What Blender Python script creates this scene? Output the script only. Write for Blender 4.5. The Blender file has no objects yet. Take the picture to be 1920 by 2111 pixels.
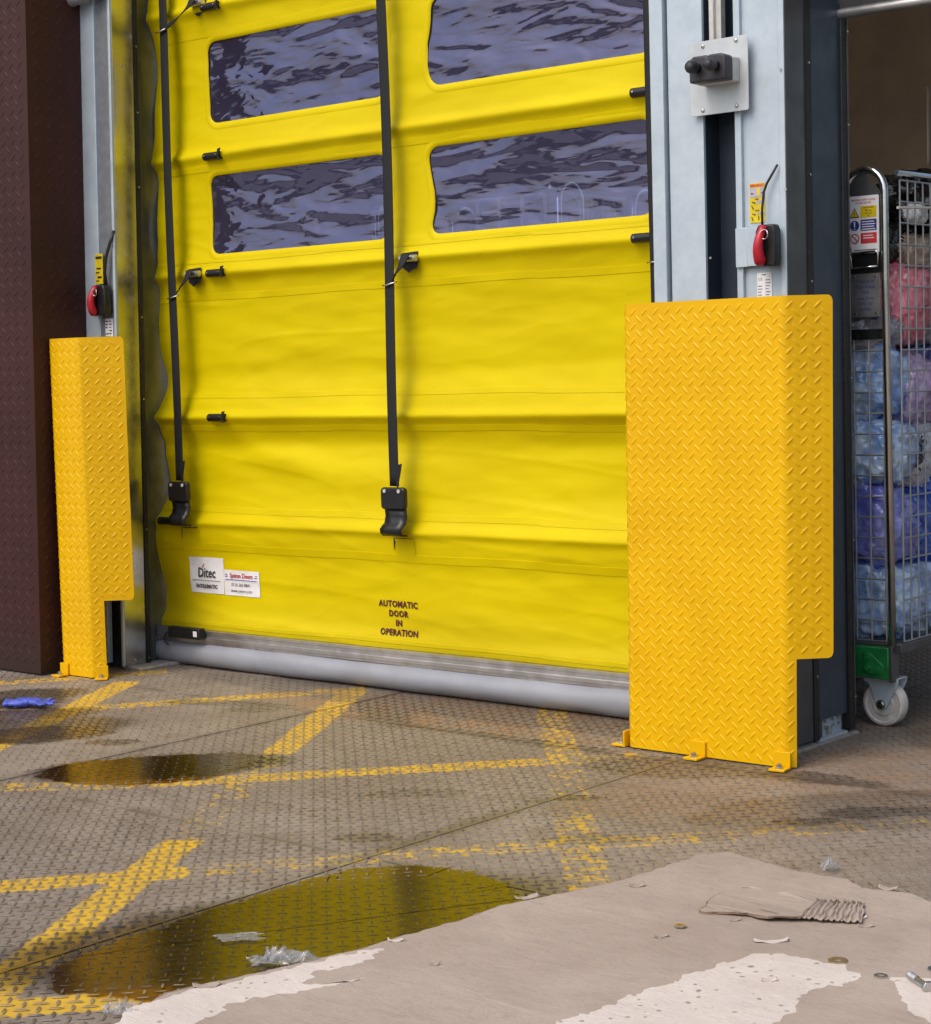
import bpy, bmesh, math, random
from mathutils import Vector, Matrix, noise
import numpy as np
random.seed(7)
rng = np.random.default_rng(7)
SC = bpy.context.scene
COL = SC.collection
PI = math.pi

# ------------------------------------------------------------------ camera
cam = bpy.data.cameras.new('camera'); camo = bpy.data.objects.new('camera', cam); COL.objects.link(camo)
yaw, pitch, roll = math.radians(40.5682), math.radians(4.34996), math.radians(1.61153)
fw = Vector((-math.sin(yaw)*math.cos(pitch), math.cos(yaw)*math.cos(pitch), -math.sin(pitch)))
rt = Vector((math.cos(yaw), math.sin(yaw), 0)); dn = fw.cross(rt)
r2 = rt*math.cos(roll) + dn*math.sin(roll); d2 = -rt*math.sin(roll) + dn*math.cos(roll)
mw = Matrix((r2, -d2, -fw)).transposed().to_4x4(); mw.translation = (2.95828, -4.28526, 1.0)
camo.matrix_world = mw
cam.sensor_fit = 'HORIZONTAL'; cam.sensor_width = 36; cam.lens = 3858.35/1920*36
cam.clip_start = 0.05; cam.clip_end = 600
SC.camera = camo

# ------------------------------------------------------------------ sky, sun, exposure
w = bpy.data.worlds.new("World"); SC.world = w; w.use_nodes = True
SUN_EL, SUN_AZ = math.radians(52), math.radians(187)     # azimuth measured clockwise from +Y: front left of the door
wt = w.node_tree; wt.nodes.clear()
sky = wt.nodes.new('ShaderNodeTexSky'); sky.sky_type = 'NISHITA'; sky.sun_disc = False
sky.sun_elevation = SUN_EL; sky.sun_rotation = SUN_AZ
sky.dust_density = 5.5; sky.air_density = 1.3; sky.ozone_density = 2.2
bg = wt.nodes.new('ShaderNodeBackground'); bg.inputs[1].default_value = 0.15
wo = wt.nodes.new('ShaderNodeOutputWorld')
wt.links.new(sky.outputs[0], bg.inputs[0]); wt.links.new(bg.outputs[0], wo.inputs[0])
sl = bpy.data.lights.new('sun', 'SUN'); sl.energy = 0.5; sl.angle = math.radians(35); sl.color = (1.0, 0.96, 0.9)
so = bpy.data.objects.new('sun', sl); COL.objects.link(so)
sdir = Vector((math.sin(SUN_AZ)*math.cos(SUN_EL), math.cos(SUN_AZ)*math.cos(SUN_EL), math.sin(SUN_EL)))
so.rotation_euler = sdir.to_track_quat('Z', 'Y').to_euler(); so.location = (-4, -8, 8)
SC.view_settings.view_transform = 'Standard'; SC.view_settings.look = 'None'
SC.view_settings.gamma = 1; SC.view_settings.use_curve_mapping = False
SC.view_settings.exposure = 0.35
SC.cycles.max_bounces = 8; SC.cycles.transparent_max_bounces = 12
SC.cycles.caustics_reflective = False; SC.cycles.caustics_refractive = False

# ------------------------------------------------------------------ material helpers
class NT:
    def __init__(s, name):
        s.m = bpy.data.materials.new(name); s.m.use_nodes = True; s.t = s.m.node_tree; s.n = s.t.nodes; s.l = s.t.links
        s.b = s.n['Principled BSDF']; s.out = s.n['Material Output']
        s.geo = s.n.new('ShaderNodeNewGeometry'); s.P = s.geo.outputs['Position']
    def put(s, sock, v):
        if isinstance(v, bpy.types.NodeSocket): s.l.new(v, sock)
        elif isinstance(v, (tuple, list)) and len(v) == 3 and sock.type == 'RGBA': sock.default_value = (*v, 1)
        else: sock.default_value = v
    def math(s, op, a, b=0.0, c=None, clamp=False):
        n = s.n.new('ShaderNodeMath'); n.operation = op; n.use_clamp = clamp
        s.put(n.inputs[0], a); s.put(n.inputs[1], b)
        if c is not None: s.put(n.inputs[2], c)
        return n.outputs[0]
    def vmath(s, op, a, b=(0, 0, 0), out=0):
        n = s.n.new('ShaderNodeVectorMath'); n.operation = op; s.put(n.inputs[0], a); s.put(n.inputs[1], b)
        return n.outputs[out]
    def mix(s, f, a, b):
        n = s.n.new('ShaderNodeMix'); n.data_type = 'RGBA'; s.put(n.inputs[0], f); s.put(n.inputs[6], a); s.put(n.inputs[7], b)
        return n.outputs[2]
    def noise(s, scale, detail=3, rough=0.55, vec=None, stretch=None, dist=0.0):
        n = s.n.new('ShaderNodeTexNoise'); n.inputs['Scale'].default_value = scale
        n.inputs['Detail'].default_value = detail; n.inputs['Roughness'].default_value = rough; n.inputs['Distortion'].default_value = dist
        v = vec if vec is not None else s.P
        if stretch: v = s.vmath('MULTIPLY', v, stretch)
        s.l.new(v, n.inputs['Vector']); return n.outputs[0]
    def ss(s, x, a, b, lo=0.0, hi=1.0):
        n = s.n.new('ShaderNodeMapRange'); n.interpolation_type = 'SMOOTHSTEP'
        s.put(n.inputs[0], x); n.inputs[1].default_value = a; n.inputs[2].default_value = b
        n.inputs[3].default_value = lo; n.inputs[4].default_value = hi
        return n.outputs[0]
    def bump(s, h, strength=0.3, dist=0.01):
        n = s.n.new('ShaderNodeBump'); n.inputs['Strength'].default_value = strength; n.inputs['Distance'].default_value = dist
        s.l.new(h, n.inputs['Height']); s.l.new(n.outputs[0], s.b.inputs['Normal']); return n.outputs[0]
    def xyz(s):
        n = s.n.new('ShaderNodeSeparateXYZ'); s.l.new(s.P, n.inputs[0]); return n.outputs
    def set(s, **k):
        for a, v in k.items():
            s.put(s.b.inputs[{'color': 'Base Color', 'rough': 'Roughness', 'metal': 'Metallic', 'ior': 'IOR', 'spec': 'Specular IOR Level',
                              'coat': 'Coat Weight', 'crough': 'Coat Roughness', 'trans': 'Transmission Weight', 'alpha': 'Alpha',
                              'sheen': 'Sheen Weight', 'emit': 'Emission Color', 'estr': 'Emission Strength', 'sss': 'Subsurface Weight'}[a]], v)
        return s

def simple(name, col, rough=0.5, metal=0.0, var=0.12, scale=30, bump=0.0, bscale=200, **k):
    t = NT(name); n = t.noise(scale, 4)
    dark = tuple(c*(1-var) for c in col); light = tuple(min(1, c*(1+var)) for c in col)
    t.set(color=t.mix(t.ss(n, 0.3, 0.7), dark, light), metal=metal, rough=t.ss(t.noise(scale*2.3, 3), 0.3, 0.7, rough*0.85, min(1, rough*1.15)), **k)
    if bump: t.bump(t.noise(bscale, 2), bump, 0.002)
    return t.m

# --- floor: worn durbar plate with hatched yellow paint
PAINT = [  # x0, y0, x1, y1, wear 0 (fresh) .. 1 (gone)
    (-1.905, -0.35, -1.30, -1.37, .30), (-1.66, -0.80, -1.118, -0.045, .38), (-1.125, -0.08, -0.62, -0.90, .34),
    (-0.62, -0.90, -0.36, -1.30, .44), (-0.36, -1.30, -0.12, -1.66, .46), (-0.12, -1.66, 0.36, -2.48, .27),
    (-0.95, -1.60, -0.62, -1.33, .41), (-0.62, -1.33, 0.03, -0.60, .36), (0.03, -0.60, 0.20, -0.40, .43),
    (-0.40, 0.0, 0.10, -0.59, .40), (0.10, -0.59, 0.45, -1.01, .46), (0.45, -1.01, 0.90, -1.55, .415),
    (-0.45, -2.50, 0.08, -1.83, .30), (0.08, -1.83, 0.40, -1.43, .435), (0.40, -1.43, 0.78, -1.02, .42), (0.78, -1.02, 1.35, -0.36, .455),
    (0.10, -2.99, 0.64, -2.35, .22), (-2.40, -0.82, -1.96, -0.14, .38), (0.33, -2.42, 0.70, -3.0, .25)]
DARK = [  # stains: x, y, rx, ry, angle, amount
    (-1.42, -1.11, .26, .15, .85, 1.0), (-1.98, -.90, .30, .11, .85, 1.0), (-0.7, -0.12, 1.2, .16, 0, .4), (1.1, .35, .8, .35, 0, .35), (0.62, -0.40, .30, .07, .1, .55), (-0.2, -0.42, .5, .035, 0, .4), (0.3, -1.25, .03, .5, 0, .3), (-1.3, -0.45, .25, .05, .4, .35), (0.0, -1.05, .16, .05, .6, .3), (0.62, -1.15, .14, .05, .7, .35),
    (0.36, -0.47, .26, .13, .3, .5), (0.904, -0.769, .09, .05, .7, .75), (0.97, -0.63, .12, .06, .7, .75), (1.07, -0.55, .1, .06, .7, .6), (0.95, -0.62, .45, .2, .8, .35),
    (0.739, -0.866, .1, .05, .7, .45), (0.352, -0.861, .07, .04, .6, .6), (-1.99, -0.72, .22, .14, .9, .8), (-1.50, -1.05, .34, .18, .9, .72),
    (-1.123, -1.049, .09, .05, .7, .6), (-1.156, -0.483, .09, .05, .7, .35), (0.192, -1.425, .09, .05, .7, .45), (-0.76, -1.19, .37, .165, .85, .9),
    (0.53, -1.975, .61, .245, 1.15, .95), (-1.75, -1.05, .4, .14, 1.0, .8), (0.62, -0.9, .3, .25, .5, .18), (-0.8, -0.3, .3, .08, 2.5, .4)]
RUST = [(0.95, -0.2, .5, .4, .3, .45), (-0.45, -0.20, 1.0, .26, .1, .75), (0.6, -0.75, .35, .2, .6, .3), (-1.75, -0.98, .25, .12, 1.0, .5), (1.3, .3, .7, .4, 0, .5)]

def ellipse(t, pv, x, y, rx, ry, a, s):
    v = t.vmath('SUBTRACT', pv, (x, y, 0))
    ca, sa = math.cos(a), math.sin(a)
    u = t.math('DIVIDE', t.vmath('DOT_PRODUCT', v, (ca, sa, 0), 1), rx)
    q = t.math('DIVIDE', t.vmath('DOT_PRODUCT', v, (-sa, ca, 0), 1), ry)
    d = t.math('ADD', t.math('MULTIPLY', u, u), t.math('MULTIPLY', q, q))
    return t.ss(d, 0.55, 1.08, s, 0.0)

def floor_material():
    t = NT('worn_floor_plate')
    att = t.n.new('ShaderNodeAttribute'); att.attribute_name = 'tread'; TR = att.outputs['Fac']
    # wobble of the position for ragged edges
    nz = t.n.new('ShaderNodeTexNoise'); nz.inputs['Scale'].default_value = 14; nz.inputs['Detail'].default_value = 4; t.l.new(t.P, nz.inputs['Vector'])
    wob = t.vmath('SUBTRACT', nz.outputs[1], (.5, .5, .5))
    wv = t.vmath('ADD', t.P, t.vmath('MULTIPLY', wob, (.09, .09, 0)))
    pv = t.vmath('ADD', t.P, t.vmath('MULTIPLY', wob, (.024, .024, 0)))
    n1 = t.noise(2.3, 5, .6); n2 = t.noise(9, 5, .65); n3 = t.noise(60, 4, .6); n4 = t.noise(260, 2)
    base = t.mix(t.ss(n1, .3, .7), (.208, .168, .134), (.312, .268, .224))
    base = t.mix(t.ss(n2, .42, .72, 0, .75), base, (.17, .13, .095))
    base = t.mix(t.ss(t.noise(1.1, 4, .6), .45, .7, 0, .45), base, (.24, .18, .125))
    base = t.mix(t.ss(n3, .45, .72, 0, .38), base, (.13, .10, .075))
    base = t.mix(t.ss(n4, .52, .75, 0, .5), base, (.50, .45, .38))
    base = t.mix(t.ss(t.noise(420, 2), .60, .72, 0, .5), base, (.06, .045, .035))
    rust = None
    for e in RUST:
        k = ellipse(t, wv, *e); rust = k if rust is None else t.math('MAXIMUM', rust, k)
    base = t.mix(t.math('MULTIPLY', rust, t.ss(n2, .3, .6)), base, (.30, .175, .085))
    # plate seams gather dirt along the joints
    X, Y, Z = t.xyz()
    def near(c, per, o):
        f = t.math('PINGPONG', t.math('SUBTRACT', c, o), per/2)
        return t.ss(f, 0.003, 0.035, .55, 0)
    seam = t.math('MAXIMUM', near(X, 1.29, .315), near(Y, 1.13, -.41))
    base = t.mix(t.math('MULTIPLY', seam, t.ss(n2, .2, .7)), base, (.10, .08, .06))
    # paint
    pm = None
    wn = t.math('ADD', t.math('MULTIPLY', t.noise(26, 6, .7), .62), t.math('MULTIPLY', t.noise(120, 3, .6), .38))
    for (x0, y0, x1, y1, wear) in PAINT:
        L = math.hypot(x1-x0, y1-y0); ux, uy = (x1-x0)/L, (y1-y0)/L
        v = t.vmath('SUBTRACT', pv, (x0, y0, 0))
        al = t.vmath('DOT_PRODUCT', v, (ux, uy, 0), 1); pe = t.math('ABSOLUTE', t.vmath('DOT_PRODUCT', v, (-uy, ux, 0), 1))
        m = t.math('MULTIPLY', t.ss(pe, .040, .050, 1, 0), t.ss(t.math('ABSOLUTE', t.math('SUBTRACT', al, L/2)), L/2-.002, L/2+.008, 1, 0))
        m = t.math('MULTIPLY', m, t.ss(wn, wear-.02 + .09, wear+.04 + .09))
        pm = m if pm is None else t.math('MAXIMUM', pm, m)
    pm = t.math('MULTIPLY', pm, t.math('SUBTRACT', 1.0, t.math('MULTIPLY', TR, .85)))
    yel = t.mix(t.ss(n2, .35, .7), (.68, .425, .03), (.52, .325, .045))
    yel = t.mix(t.ss(n3, .5, .75, 0, .5), yel, (.22, .15, .05))
    tread = t.mix(t.ss(t.noise(40, 3), .35, .65), (.085, .062, .042), (.22, .18, .14))
    base = t.mix(t.math('MULTIPLY', TR, t.ss(t.noise(5, 4, .6), .34, .62, .38, .95)), base, tread)
    c = t.mix(pm, base, yel)
    dk = None
    for e in DARK:
        k = ellipse(t, wv, *e); dk = k if dk is None else t.math('MAXIMUM', dk, k)
    dk = t.math('MULTIPLY', dk, t.ss(n2, .25, .50, .70, 1))
    c = t.mix(dk, c, t.mix(.13, (.030, .022, .015), c))
    c = t.mix(t.math('MULTIPLY', dk, t.math('MULTIPLY', TR, .9)), c, (.022, .015, .010))
    t.set(color=c, rough=t.math('SUBTRACT', t.ss(n3, .3, .7, .40, .66), t.math('MULTIPLY', dk, .30)), spec=.5)
    t.bump(t.math('ADD', n3, t.math('MULTIPLY', n4, .5)), .35, .002)
    return t.m
M_floor = floor_material()

def yellow_guard():
    t = NT('yellow_gloss_paint'); n = t.noise(6, 3)
    c = t.mix(t.ss(n, .35, .65), (.75, .425, .0), (.79, .46, .0))
    t.set(color=c, rough=.36, spec=.3, coat=.08, crough=.2); t.bump(t.noise(350, 2), .08, .001); return t.m
M_guard = yellow_guard()

def curtain_mat():
    t = NT('yellow_pvc_curtain'); X, Y, Z = t.xyz()
    n = t.noise(1.6, 3, stretch=(1, 1, 2)); f = t.noise(900, 2)
    c = t.mix(t.ss(n, .3, .7), (.64, .50, .0), (.70, .565, .0))
    c = t.mix(t.ss(t.noise(5, 5, .7, stretch=(1.5, 1, .8)), .60, .85, 0, .14), c, (.50, .39, .03))     # grime
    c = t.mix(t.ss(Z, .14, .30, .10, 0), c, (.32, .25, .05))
    t.set(color=c, rough=.45, spec=.14)
    h = t.math('ADD', t.math('MULTIPLY', f, .12), t.math('MULTIPLY', t.noise(9, 4, .55, stretch=(.5, 1, 1.2)), .6))
    t.bump(h, .25, .010); return t.m
M_curt = curtain_mat()

def clear_pvc():
    t = NT('rippled_clear_pvc'); n = t.n; l = t.l
    sv = t.vmath('MULTIPLY', t.P, (2.0, 1, 6.3))
    a = t.noise(1.0, 1, .4, vec=sv, dist=1.6); b = t.noise(2.6, 1, .4, vec=sv, dist=1.2)
    h = t.math('ADD', a, t.math('ADD', t.math('MULTIPLY', b, .34), t.math('MULTIPLY', t.noise(7.0, 1, .4, vec=sv, dist=.8), .085)))
    bp = n.new('ShaderNodeBump'); bp.inputs['Strength'].default_value = 1.0; bp.inputs['Distance'].default_value = .016; l.new(h, bp.inputs['Height'])
    g = n.new('ShaderNodeBsdfGlossy'); g.inputs['Roughness'].default_value = .045; g.inputs['Color'].default_value = (.64, .65, 1, 1); l.new(bp.outputs[0], g.inputs['Normal'])
    tr = n.new('ShaderNodeBsdfTransparent'); tr.inputs['Color'].default_value = (.72, .70, .86, 1)
    fr = n.new('ShaderNodeFresnel'); fr.inputs['IOR'].default_value = 2.1; l.new(bp.outputs[0], fr.inputs['Normal'])
    mx = n.new('ShaderNodeMixShader'); l.new(t.math('ADD', t.math('MULTIPLY', fr.outputs[0], 1.25), .02, clamp=True), mx.inputs[0]); l.new(tr.outputs[0], mx.inputs[1]); l.new(g.outputs[0], mx.inputs[2])
    df = n.new('ShaderNodeBsdfDiffuse'); df.inputs['Color'].default_value = (.30, .30, .66, 1)
    m2 = n.new('ShaderNodeMixShader'); m2.inputs[0].default_value = .06; l.new(mx.outputs[0], m2.inputs[1]); l.new(df.outputs[0], m2.inputs[2])
    l.new(m2.outputs[0], t.out.inputs[0]); n.remove(t.b); return t.m
M_clear = clear_pvc()

def water_mat():
    t = NT('dirty_puddle_water'); n = t.n; l = t.l
    h = t.noise(5, 2)
    bp = n.new('ShaderNodeBump'); bp.inputs['Strength'].default_value = .12; bp.inputs['Distance'].default_value = .01; l.new(h, bp.inputs['Height'])
    g = n.new('ShaderNodeBsdfGlossy'); g.inputs['Roughness'].default_value = .16; l.new(bp.outputs[0], g.inputs['Normal'])
    tr = n.new('ShaderNodeBsdfTransparent'); tr.inputs['Color'].default_value = (.48, .36, .18, 1)
    fr = n.new('ShaderNodeFresnel'); fr.inputs['IOR'].default_value = 1.19; l.new(bp.outputs[0], fr.inputs['Normal'])
    mx = n.new('ShaderNodeMixShader'); l.new(t.math('MULTIPLY', fr.outputs[0], .30), mx.inputs[0]); l.new(tr.outputs[0], mx.inputs[1]); l.new(g.outputs[0], mx.inputs[2])
    att = n.new('ShaderNodeAttribute'); att.attribute_name = 'water_depth'
    clr = n.new('ShaderNodeBsdfTransparent'); m2 = n.new('ShaderNodeMixShader')
    l.new(t.ss(t.math('ADD', att.outputs['Fac'], t.math('MULTIPLY', t.math('SUBTRACT', t.noise(38, 4, .65), .5), .9)), .05, .22), m2.inputs[0]); l.new(clr.outputs[0], m2.inputs[1]); l.new(mx.outputs[0], m2.inputs[2])
    l.new(m2.outputs[0], t.out.inputs[0]); n.remove(t.b); return t.m
M_water = water_mat()

def film_mat():
    t = NT('thin_clear_film'); n = t.n; l = t.l
    g = n.new('ShaderNodeBsdfGlossy'); g.inputs['Roughness'].default_value = .12
    d = n.new('ShaderNodeBsdfDiffuse'); d.inputs['Color'].default_value = (.75, .76, .78, 1)
    tr = n.new('ShaderNodeBsdfTransparent'); tr.inputs['Color'].default_value = (.9, .9, .9, 1)
    m1 = n.new('ShaderNodeMixShader'); m1.inputs[0].default_value = .18; l.new(tr.outputs[0], m1.inputs[1]); l.new(d.outputs[0], m1.inputs[2])
    m2 = n.new('ShaderNodeMixShader'); m2.inputs[0].default_value = .06; l.new(m1.outputs[0], m2.inputs[1]); l.new(g.outputs[0], m2.inputs[2])
    l.new(m2.outputs[0], t.out.inputs[0]); n.remove(t.b); return t.m
M_film = film_mat()

def kraft(name, c0, c1, dots=False):
    t = NT(name); n1 = t.noise(4, 5, .6); n2 = t.noise(90, 4, .7, stretch=(1, 2.5, 1)); n3 = t.noise(22, 4)
    c = t.mix(t.ss(n1, .3, .7), c0, c1)
    c = t.mix(t.ss(n2, .5, .8, 0, .35), c, tuple(x*.62 for x in c0))
    c = t.mix(t.ss(n3, .55, .8, 0, .4), c, tuple(x*.75 for x in c0))
    sc_ = t.noise(3.0, 6, .75, stretch=(1.0, 7.0, 1.0), dist=.4); c = t.mix(t.ss(sc_, .60, .68, 0, .35), c, tuple(min(1, x*1.25) for x in c1))
    c = t.mix(t.ss(t.noise(1.7, 3, .5), .55, .75, 0, .35), c, tuple(x*.72 for x in c0))
    if dots:   # dirt pressed through from the treads below
        X, Y, Z = t.xyz(); k = PI/.0375
        u = t.math('SINE', t.math('MULTIPLY', t.math('ADD', X, t.math('MULTIPLY', t.noise(11, 3), .045)), 2*k)); v = t.math('SINE', t.math('MULTIPLY', t.math('ADD', Y, t.math('MULTIPLY', t.noise(13, 3), .045)), 2*k))
        d = t.ss(t.math('MULTIPLY', t.math('MULTIPLY', u, v), t.ss(t.noise(16, 3), .40, .6)), .68, .86, 0, .65)
        c = t.mix(d, c, (.16, .12, .10))
    t.set(color=c, rough=.9, spec=.15); t.bump(t.math('ADD', t.math('ADD', n2, t.math('MULTIPLY', sc_, 1.5)), t.math('MULTIPLY', t.noise(10, 4), 4.0)), .4, .006); return t.m
M_card = kraft('kraft_cardboard', (.37, .30, .25), (.435, .36, .305))
M_liner = kraft('pale_paper_liner', (.60, .53, .48), (.68, .61, .56), True)
M_edge = kraft('torn_card_edge', (.24, .17, .125), (.32, .235, .18))

def galv(name, c0, c1, rough, metal, streak=False):
    t = NT(name); n = t.noise(16, 4, .6); v = t.n.new('ShaderNodeTexVoronoi'); v.inputs['Scale'].default_value = 55; t.l.new(t.P, v.inputs['Vector'])
    c = t.mix(t.ss(n, .3, .7), c0, c1); c = t.mix(t.math('MULTIPLY', v.outputs['Distance'], .18), c, tuple(x*.7 for x in c0))
    t.set(color=c, metal=metal, rough=t.ss(n, .3, .7, rough*.85, rough*1.15)); t.bump(t.noise(260, 2), .06, .001); return t.m
M_galv = galv('pale_galvanised_sheet', (.46, .55, .63), (.53, .62, .695), .5, .2)
M_mirror = galv('smooth_galvanised_reveal', (.50, .51, .50), (.62, .63, .62), .24, 1.0)
M_wire = galv('dull_zinc_wire', (.82, .83, .85), (.88, .89, .90), .4, .0)
M_cagew = galv('grey_cage_wire', (.26, .27, .28), (.36, .37, .38), .4, .5)
M_alu = galv('brushed_aluminium', (.55, .55, .56), (.66, .66, .67), .36, .9)
M_chrome = galv('zinc_plated_tube', (.58, .60, .60), (.70, .72, .72), .2, 1.0)
M_dgrey = simple('dark_grey_coated_sheet', (.085, .09, .095), .38, .3, .2, 8)
M_navy = simple('slate_blue_coated_sheet', (.036, .054, .078), .45, .1, .1, 6)
M_slot = simple('dark_blue_recess', (.022, .036, .056), .5, 0, .2, 6)
M_black = simple('black_rubber', (.012, .012, .014), .55, 0, .3, 60)
M_strap = simple('black_webbing', (.006, .0065, .009), .7, 0, .25, 500, bump=.4, bscale=700)
M_plast = simple('black_plastic', (.009, .009, .010), .38, 0, .2, 40)
M_switch = simple('dark_switch_plastic', (.035, .036, .045), .5, 0, .15, 60, bump=.15, bscale=900)
M_grey = simple('light_grey_plastic', (.55, .55, .53), .5)
M_red = simple('red_plastic', (.48, .012, .03), .38, 0, .15, 40)
M_white = simple('white_plastic', (.62, .60, .57), .45, 0, .15, 25)
M_vinyl = simple('grey_vinyl', (.29, .305, .35), .42, .0, .08, 7, bump=.1, bscale=60)
M_green = simple('chipped_green_paint', (.012, .17, .045), .35, 0, .35, 25)
M_room = simple('dim_brown_plaster', (.74, .62, .49), .9, 0, .15, 3)
M_brick = simple('grey_brown_cladding', (.27, .26, .28), .8, 0, .2, 1)
M_roofl = simple('pale_roof_sheet', (.45, .45, .46), .6, 0, .1, 1)
M_yard = simple('pale_yard_ground', (.24, .23, .215), .85, 0, .2, 3)  # yard ground, made paler to bounce more light upward
M_concrete = simple('mortar_bed', (.33, .31, .28), .9, 0, .2, 40, bump=.4, bscale=120)
M_paper = simple('white_sticker', (.84, .84, .87), .5, 0, .04, 60)
M_ink = simple('dark_ink', (.03, .018, .025), .6)
M_inkred = simple('red_ink', (.42, .015, .03), .6)
M_inkblue = simple('blue_ink', (.02, .035, .25), .55)
M_signyel = simple('sign_yellow', (.72, .55, .01), .5)
M_signora = simple('sign_orange', (.72, .28, .01), .5)
M_silver = simple('sticker_grey', (.42, .40, .46), .5)
M_maroon = simple('maroon_lettering', (.085, .007, .014), .55)
M_glove = simple('blue_nitrile', (.075, .11, .55), .5, 0, .25, 40, bump=.3, bscale=150)
M_bolt = galv('zinc_hardware', (.50, .50, .48), (.68, .68, .66), .28, 1.0)
M_brass = galv('yellow_zinc_washer', (.46, .42, .30), (.58, .54, .40), .35, 1.0)
M_cable = simple('black_cable', (.012, .012, .013), .4)

def brown_mat():
    t = NT('brown_painted_plate'); n = t.noise(3, 5, .65); n2 = t.noise(35, 5, .7)
    c = t.mix(t.ss(n, .3, .7), (.036, .0105, .0095), (.052, .0155, .0135))
    c = t.mix(t.ss(n2, .62, .82, 0, .5), c, (.10, .045, .04)); X, Y, Z = t.xyz()
    c = t.mix(t.ss(t.noise(50, 3), .74, .80, 0, .6), c, (.30, .25, .22))
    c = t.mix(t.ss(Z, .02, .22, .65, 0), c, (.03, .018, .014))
    t.set(color=c, rough=.55, spec=.3); t.bump(n2, .2, .002); return t.m
M_brown = brown_mat()

def bag_mat(name, c0, c1):
    t = NT(name); n = t.noise(6, 3, .5, dist=1.0)
    def ridge(sc, d, st): return t.math('POWER', t.math('SUBTRACT', 1.0, t.math('MULTIPLY', t.math('ABSOLUTE', t.math('SUBTRACT', t.noise(sc, 1, .4, dist=d, stretch=st), .5)), 4.0), clamp=True), 2.5)
    r1 = ridge(8, .8, (1, 1, .6)); r2 = ridge(17, .6, (1, 1, 1.4))
    h = t.math('ADD', r1, t.math('MULTIPLY', r2, .45))
    c = t.mix(t.ss(n, .35, .65), c0, c1); c = t.mix(t.ss(r1, .55, 1, 0, .45), c, tuple(min(.9, x*1.3+.12) for x in c1)); c = t.mix(t.ss(t.noise(9, 2, dist=2.), .55, .62, 0, .35), c, tuple(x*.5 for x in c0))  # highlights painted as paler colour along the crease ridges
    t.set(color=c, rough=.18, spec=.7); t.bump(h, .6, .008); return t.m

# ------------------------------------------------------------------ mesh helpers
class MB:
    def __init__(s): s.v = []; s.f = []
    def add(s, vs, fs):
        o = len(s.v); s.v += [tuple(p) for p in vs]; s.f += [tuple(i+o for i in f) for f in fs]; return s
    def box(s, x0, x1, y0, y1, z0, z1):
        return s.add([(x0, y0, z0), (x1, y0, z0), (x1, y1, z0), (x0, y1, z0), (x0, y0, z1), (x1, y0, z1), (x1, y1, z1), (x0, y1, z1)],
                     [(3, 2, 1, 0), (4, 5, 6, 7), (0, 1, 5, 4), (1, 2, 6, 5), (2, 3, 7, 6), (3, 0, 4, 7)])
    def cyl(s, p0, p1, r, r1=None, n=14, rot=0.0):
        p0, p1 = Vector(p0), Vector(p1); d = (p1-p0).normalized(); r1 = r if r1 is None else r1
        a = d.orthogonal().normalized()
        if abs(d.z) < .9: a = Vector((0, 0, 1)).cross(d).normalized()
        b = d.cross(a); vs = []
        for p, q in ((p0, r), (p1, r1)):
            for i in range(n):
                t = 2*PI*i/n + rot; vs.append(p + (a*math.cos(t) + b*math.sin(t))*q)
        fs = [(i, (i+1) % n, n+(i+1) % n, n+i) for i in range(n)] + [tuple(range(n-1, -1, -1)), tuple(range(n, 2*n))]
        return s.add(vs, fs)
    def tube(s, pts, r, n=8, closed=False):
        pts = [Vector(p) for p in pts]; N = len(pts); vs = []; up = None
        for i, p in enumerate(pts):
            a = pts[(i-1) % N] if (closed or i) else p; b = pts[(i+1) % N] if (closed or i < N-1) else p
            d = (b-a).normalized()
            if up is None: up = d.orthogonal().normalized()
            up = (up - d*up.dot(d)).normalized(); sd = d.cross(up)
            rr = r[i] if isinstance(r, (list, tuple)) else r
            for k in range(n): t = 2*PI*k/n; vs.append(p + (up*math.cos(t)+sd*math.sin(t))*rr)
        fs = []
        for i in range(N if closed else N-1):
            j = (i+1) % N
            for k in range(n): fs.append((i*n+k, i*n+(k+1) % n, j*n+(k+1) % n, j*n+k))
        if not closed: fs += [tuple(range(n-1, -1, -1)), tuple(range((N-1)*n, N*n))]
        return s.add(vs, fs)
    def prism(s, poly, axis, a0, a1):
        def P(u, v, a): return {'X': (a, u, v), 'Y': (u, a, v), 'Z': (u, v, a)}[axis]
        n = len(poly); vs = [P(u, v, a0) for u, v in poly] + [P(u, v, a1) for u, v in poly]
        fs = [tuple(range(n-1, -1, -1)), tuple(range(n, 2*n))] + [(i, (i+1) % n, n+(i+1) % n, n+i) for i in range(n)]
        return s.add(vs, fs)
    def grid(s, f, nu, nv, skip=None):
        o = len(s.v)
        for j in range(nv+1):
            for i in range(nu+1): s.v.append(tuple(f(i/nu, j/nv)))
        for j in range(nv):
            for i in range(nu):
                if skip and skip(i, j): continue
                a = o+j*(nu+1)+i; s.f.append((a, a+1, a+nu+2, a+nu+1))
        return s
    def sphere(s, c, r, nu=14, nv=8, sc=(1, 1, 1)):
        c = Vector(c); vs = []; fs = []
        for j in range(nv+1):
            ph = PI*j/nv
            for i in range(nu):
                th = 2*PI*i/nu; vs.append((c.x+r*sc[0]*math.sin(ph)*math.cos(th), c.y+r*sc[1]*math.sin(ph)*math.sin(th), c.z+r*sc[2]*math.cos(ph)))
        for j in range(nv):
            for i in range(nu): fs.append((j*nu+i, (j+1)*nu+i, (j+1)*nu+(i+1) % nu, j*nu+(i+1) % nu))
        return s.add(vs, fs)
    def xf(s, fn, start=0):
        s.v[start:] = [tuple(fn(*p)) for p in s.v[start:]]; return s

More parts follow.
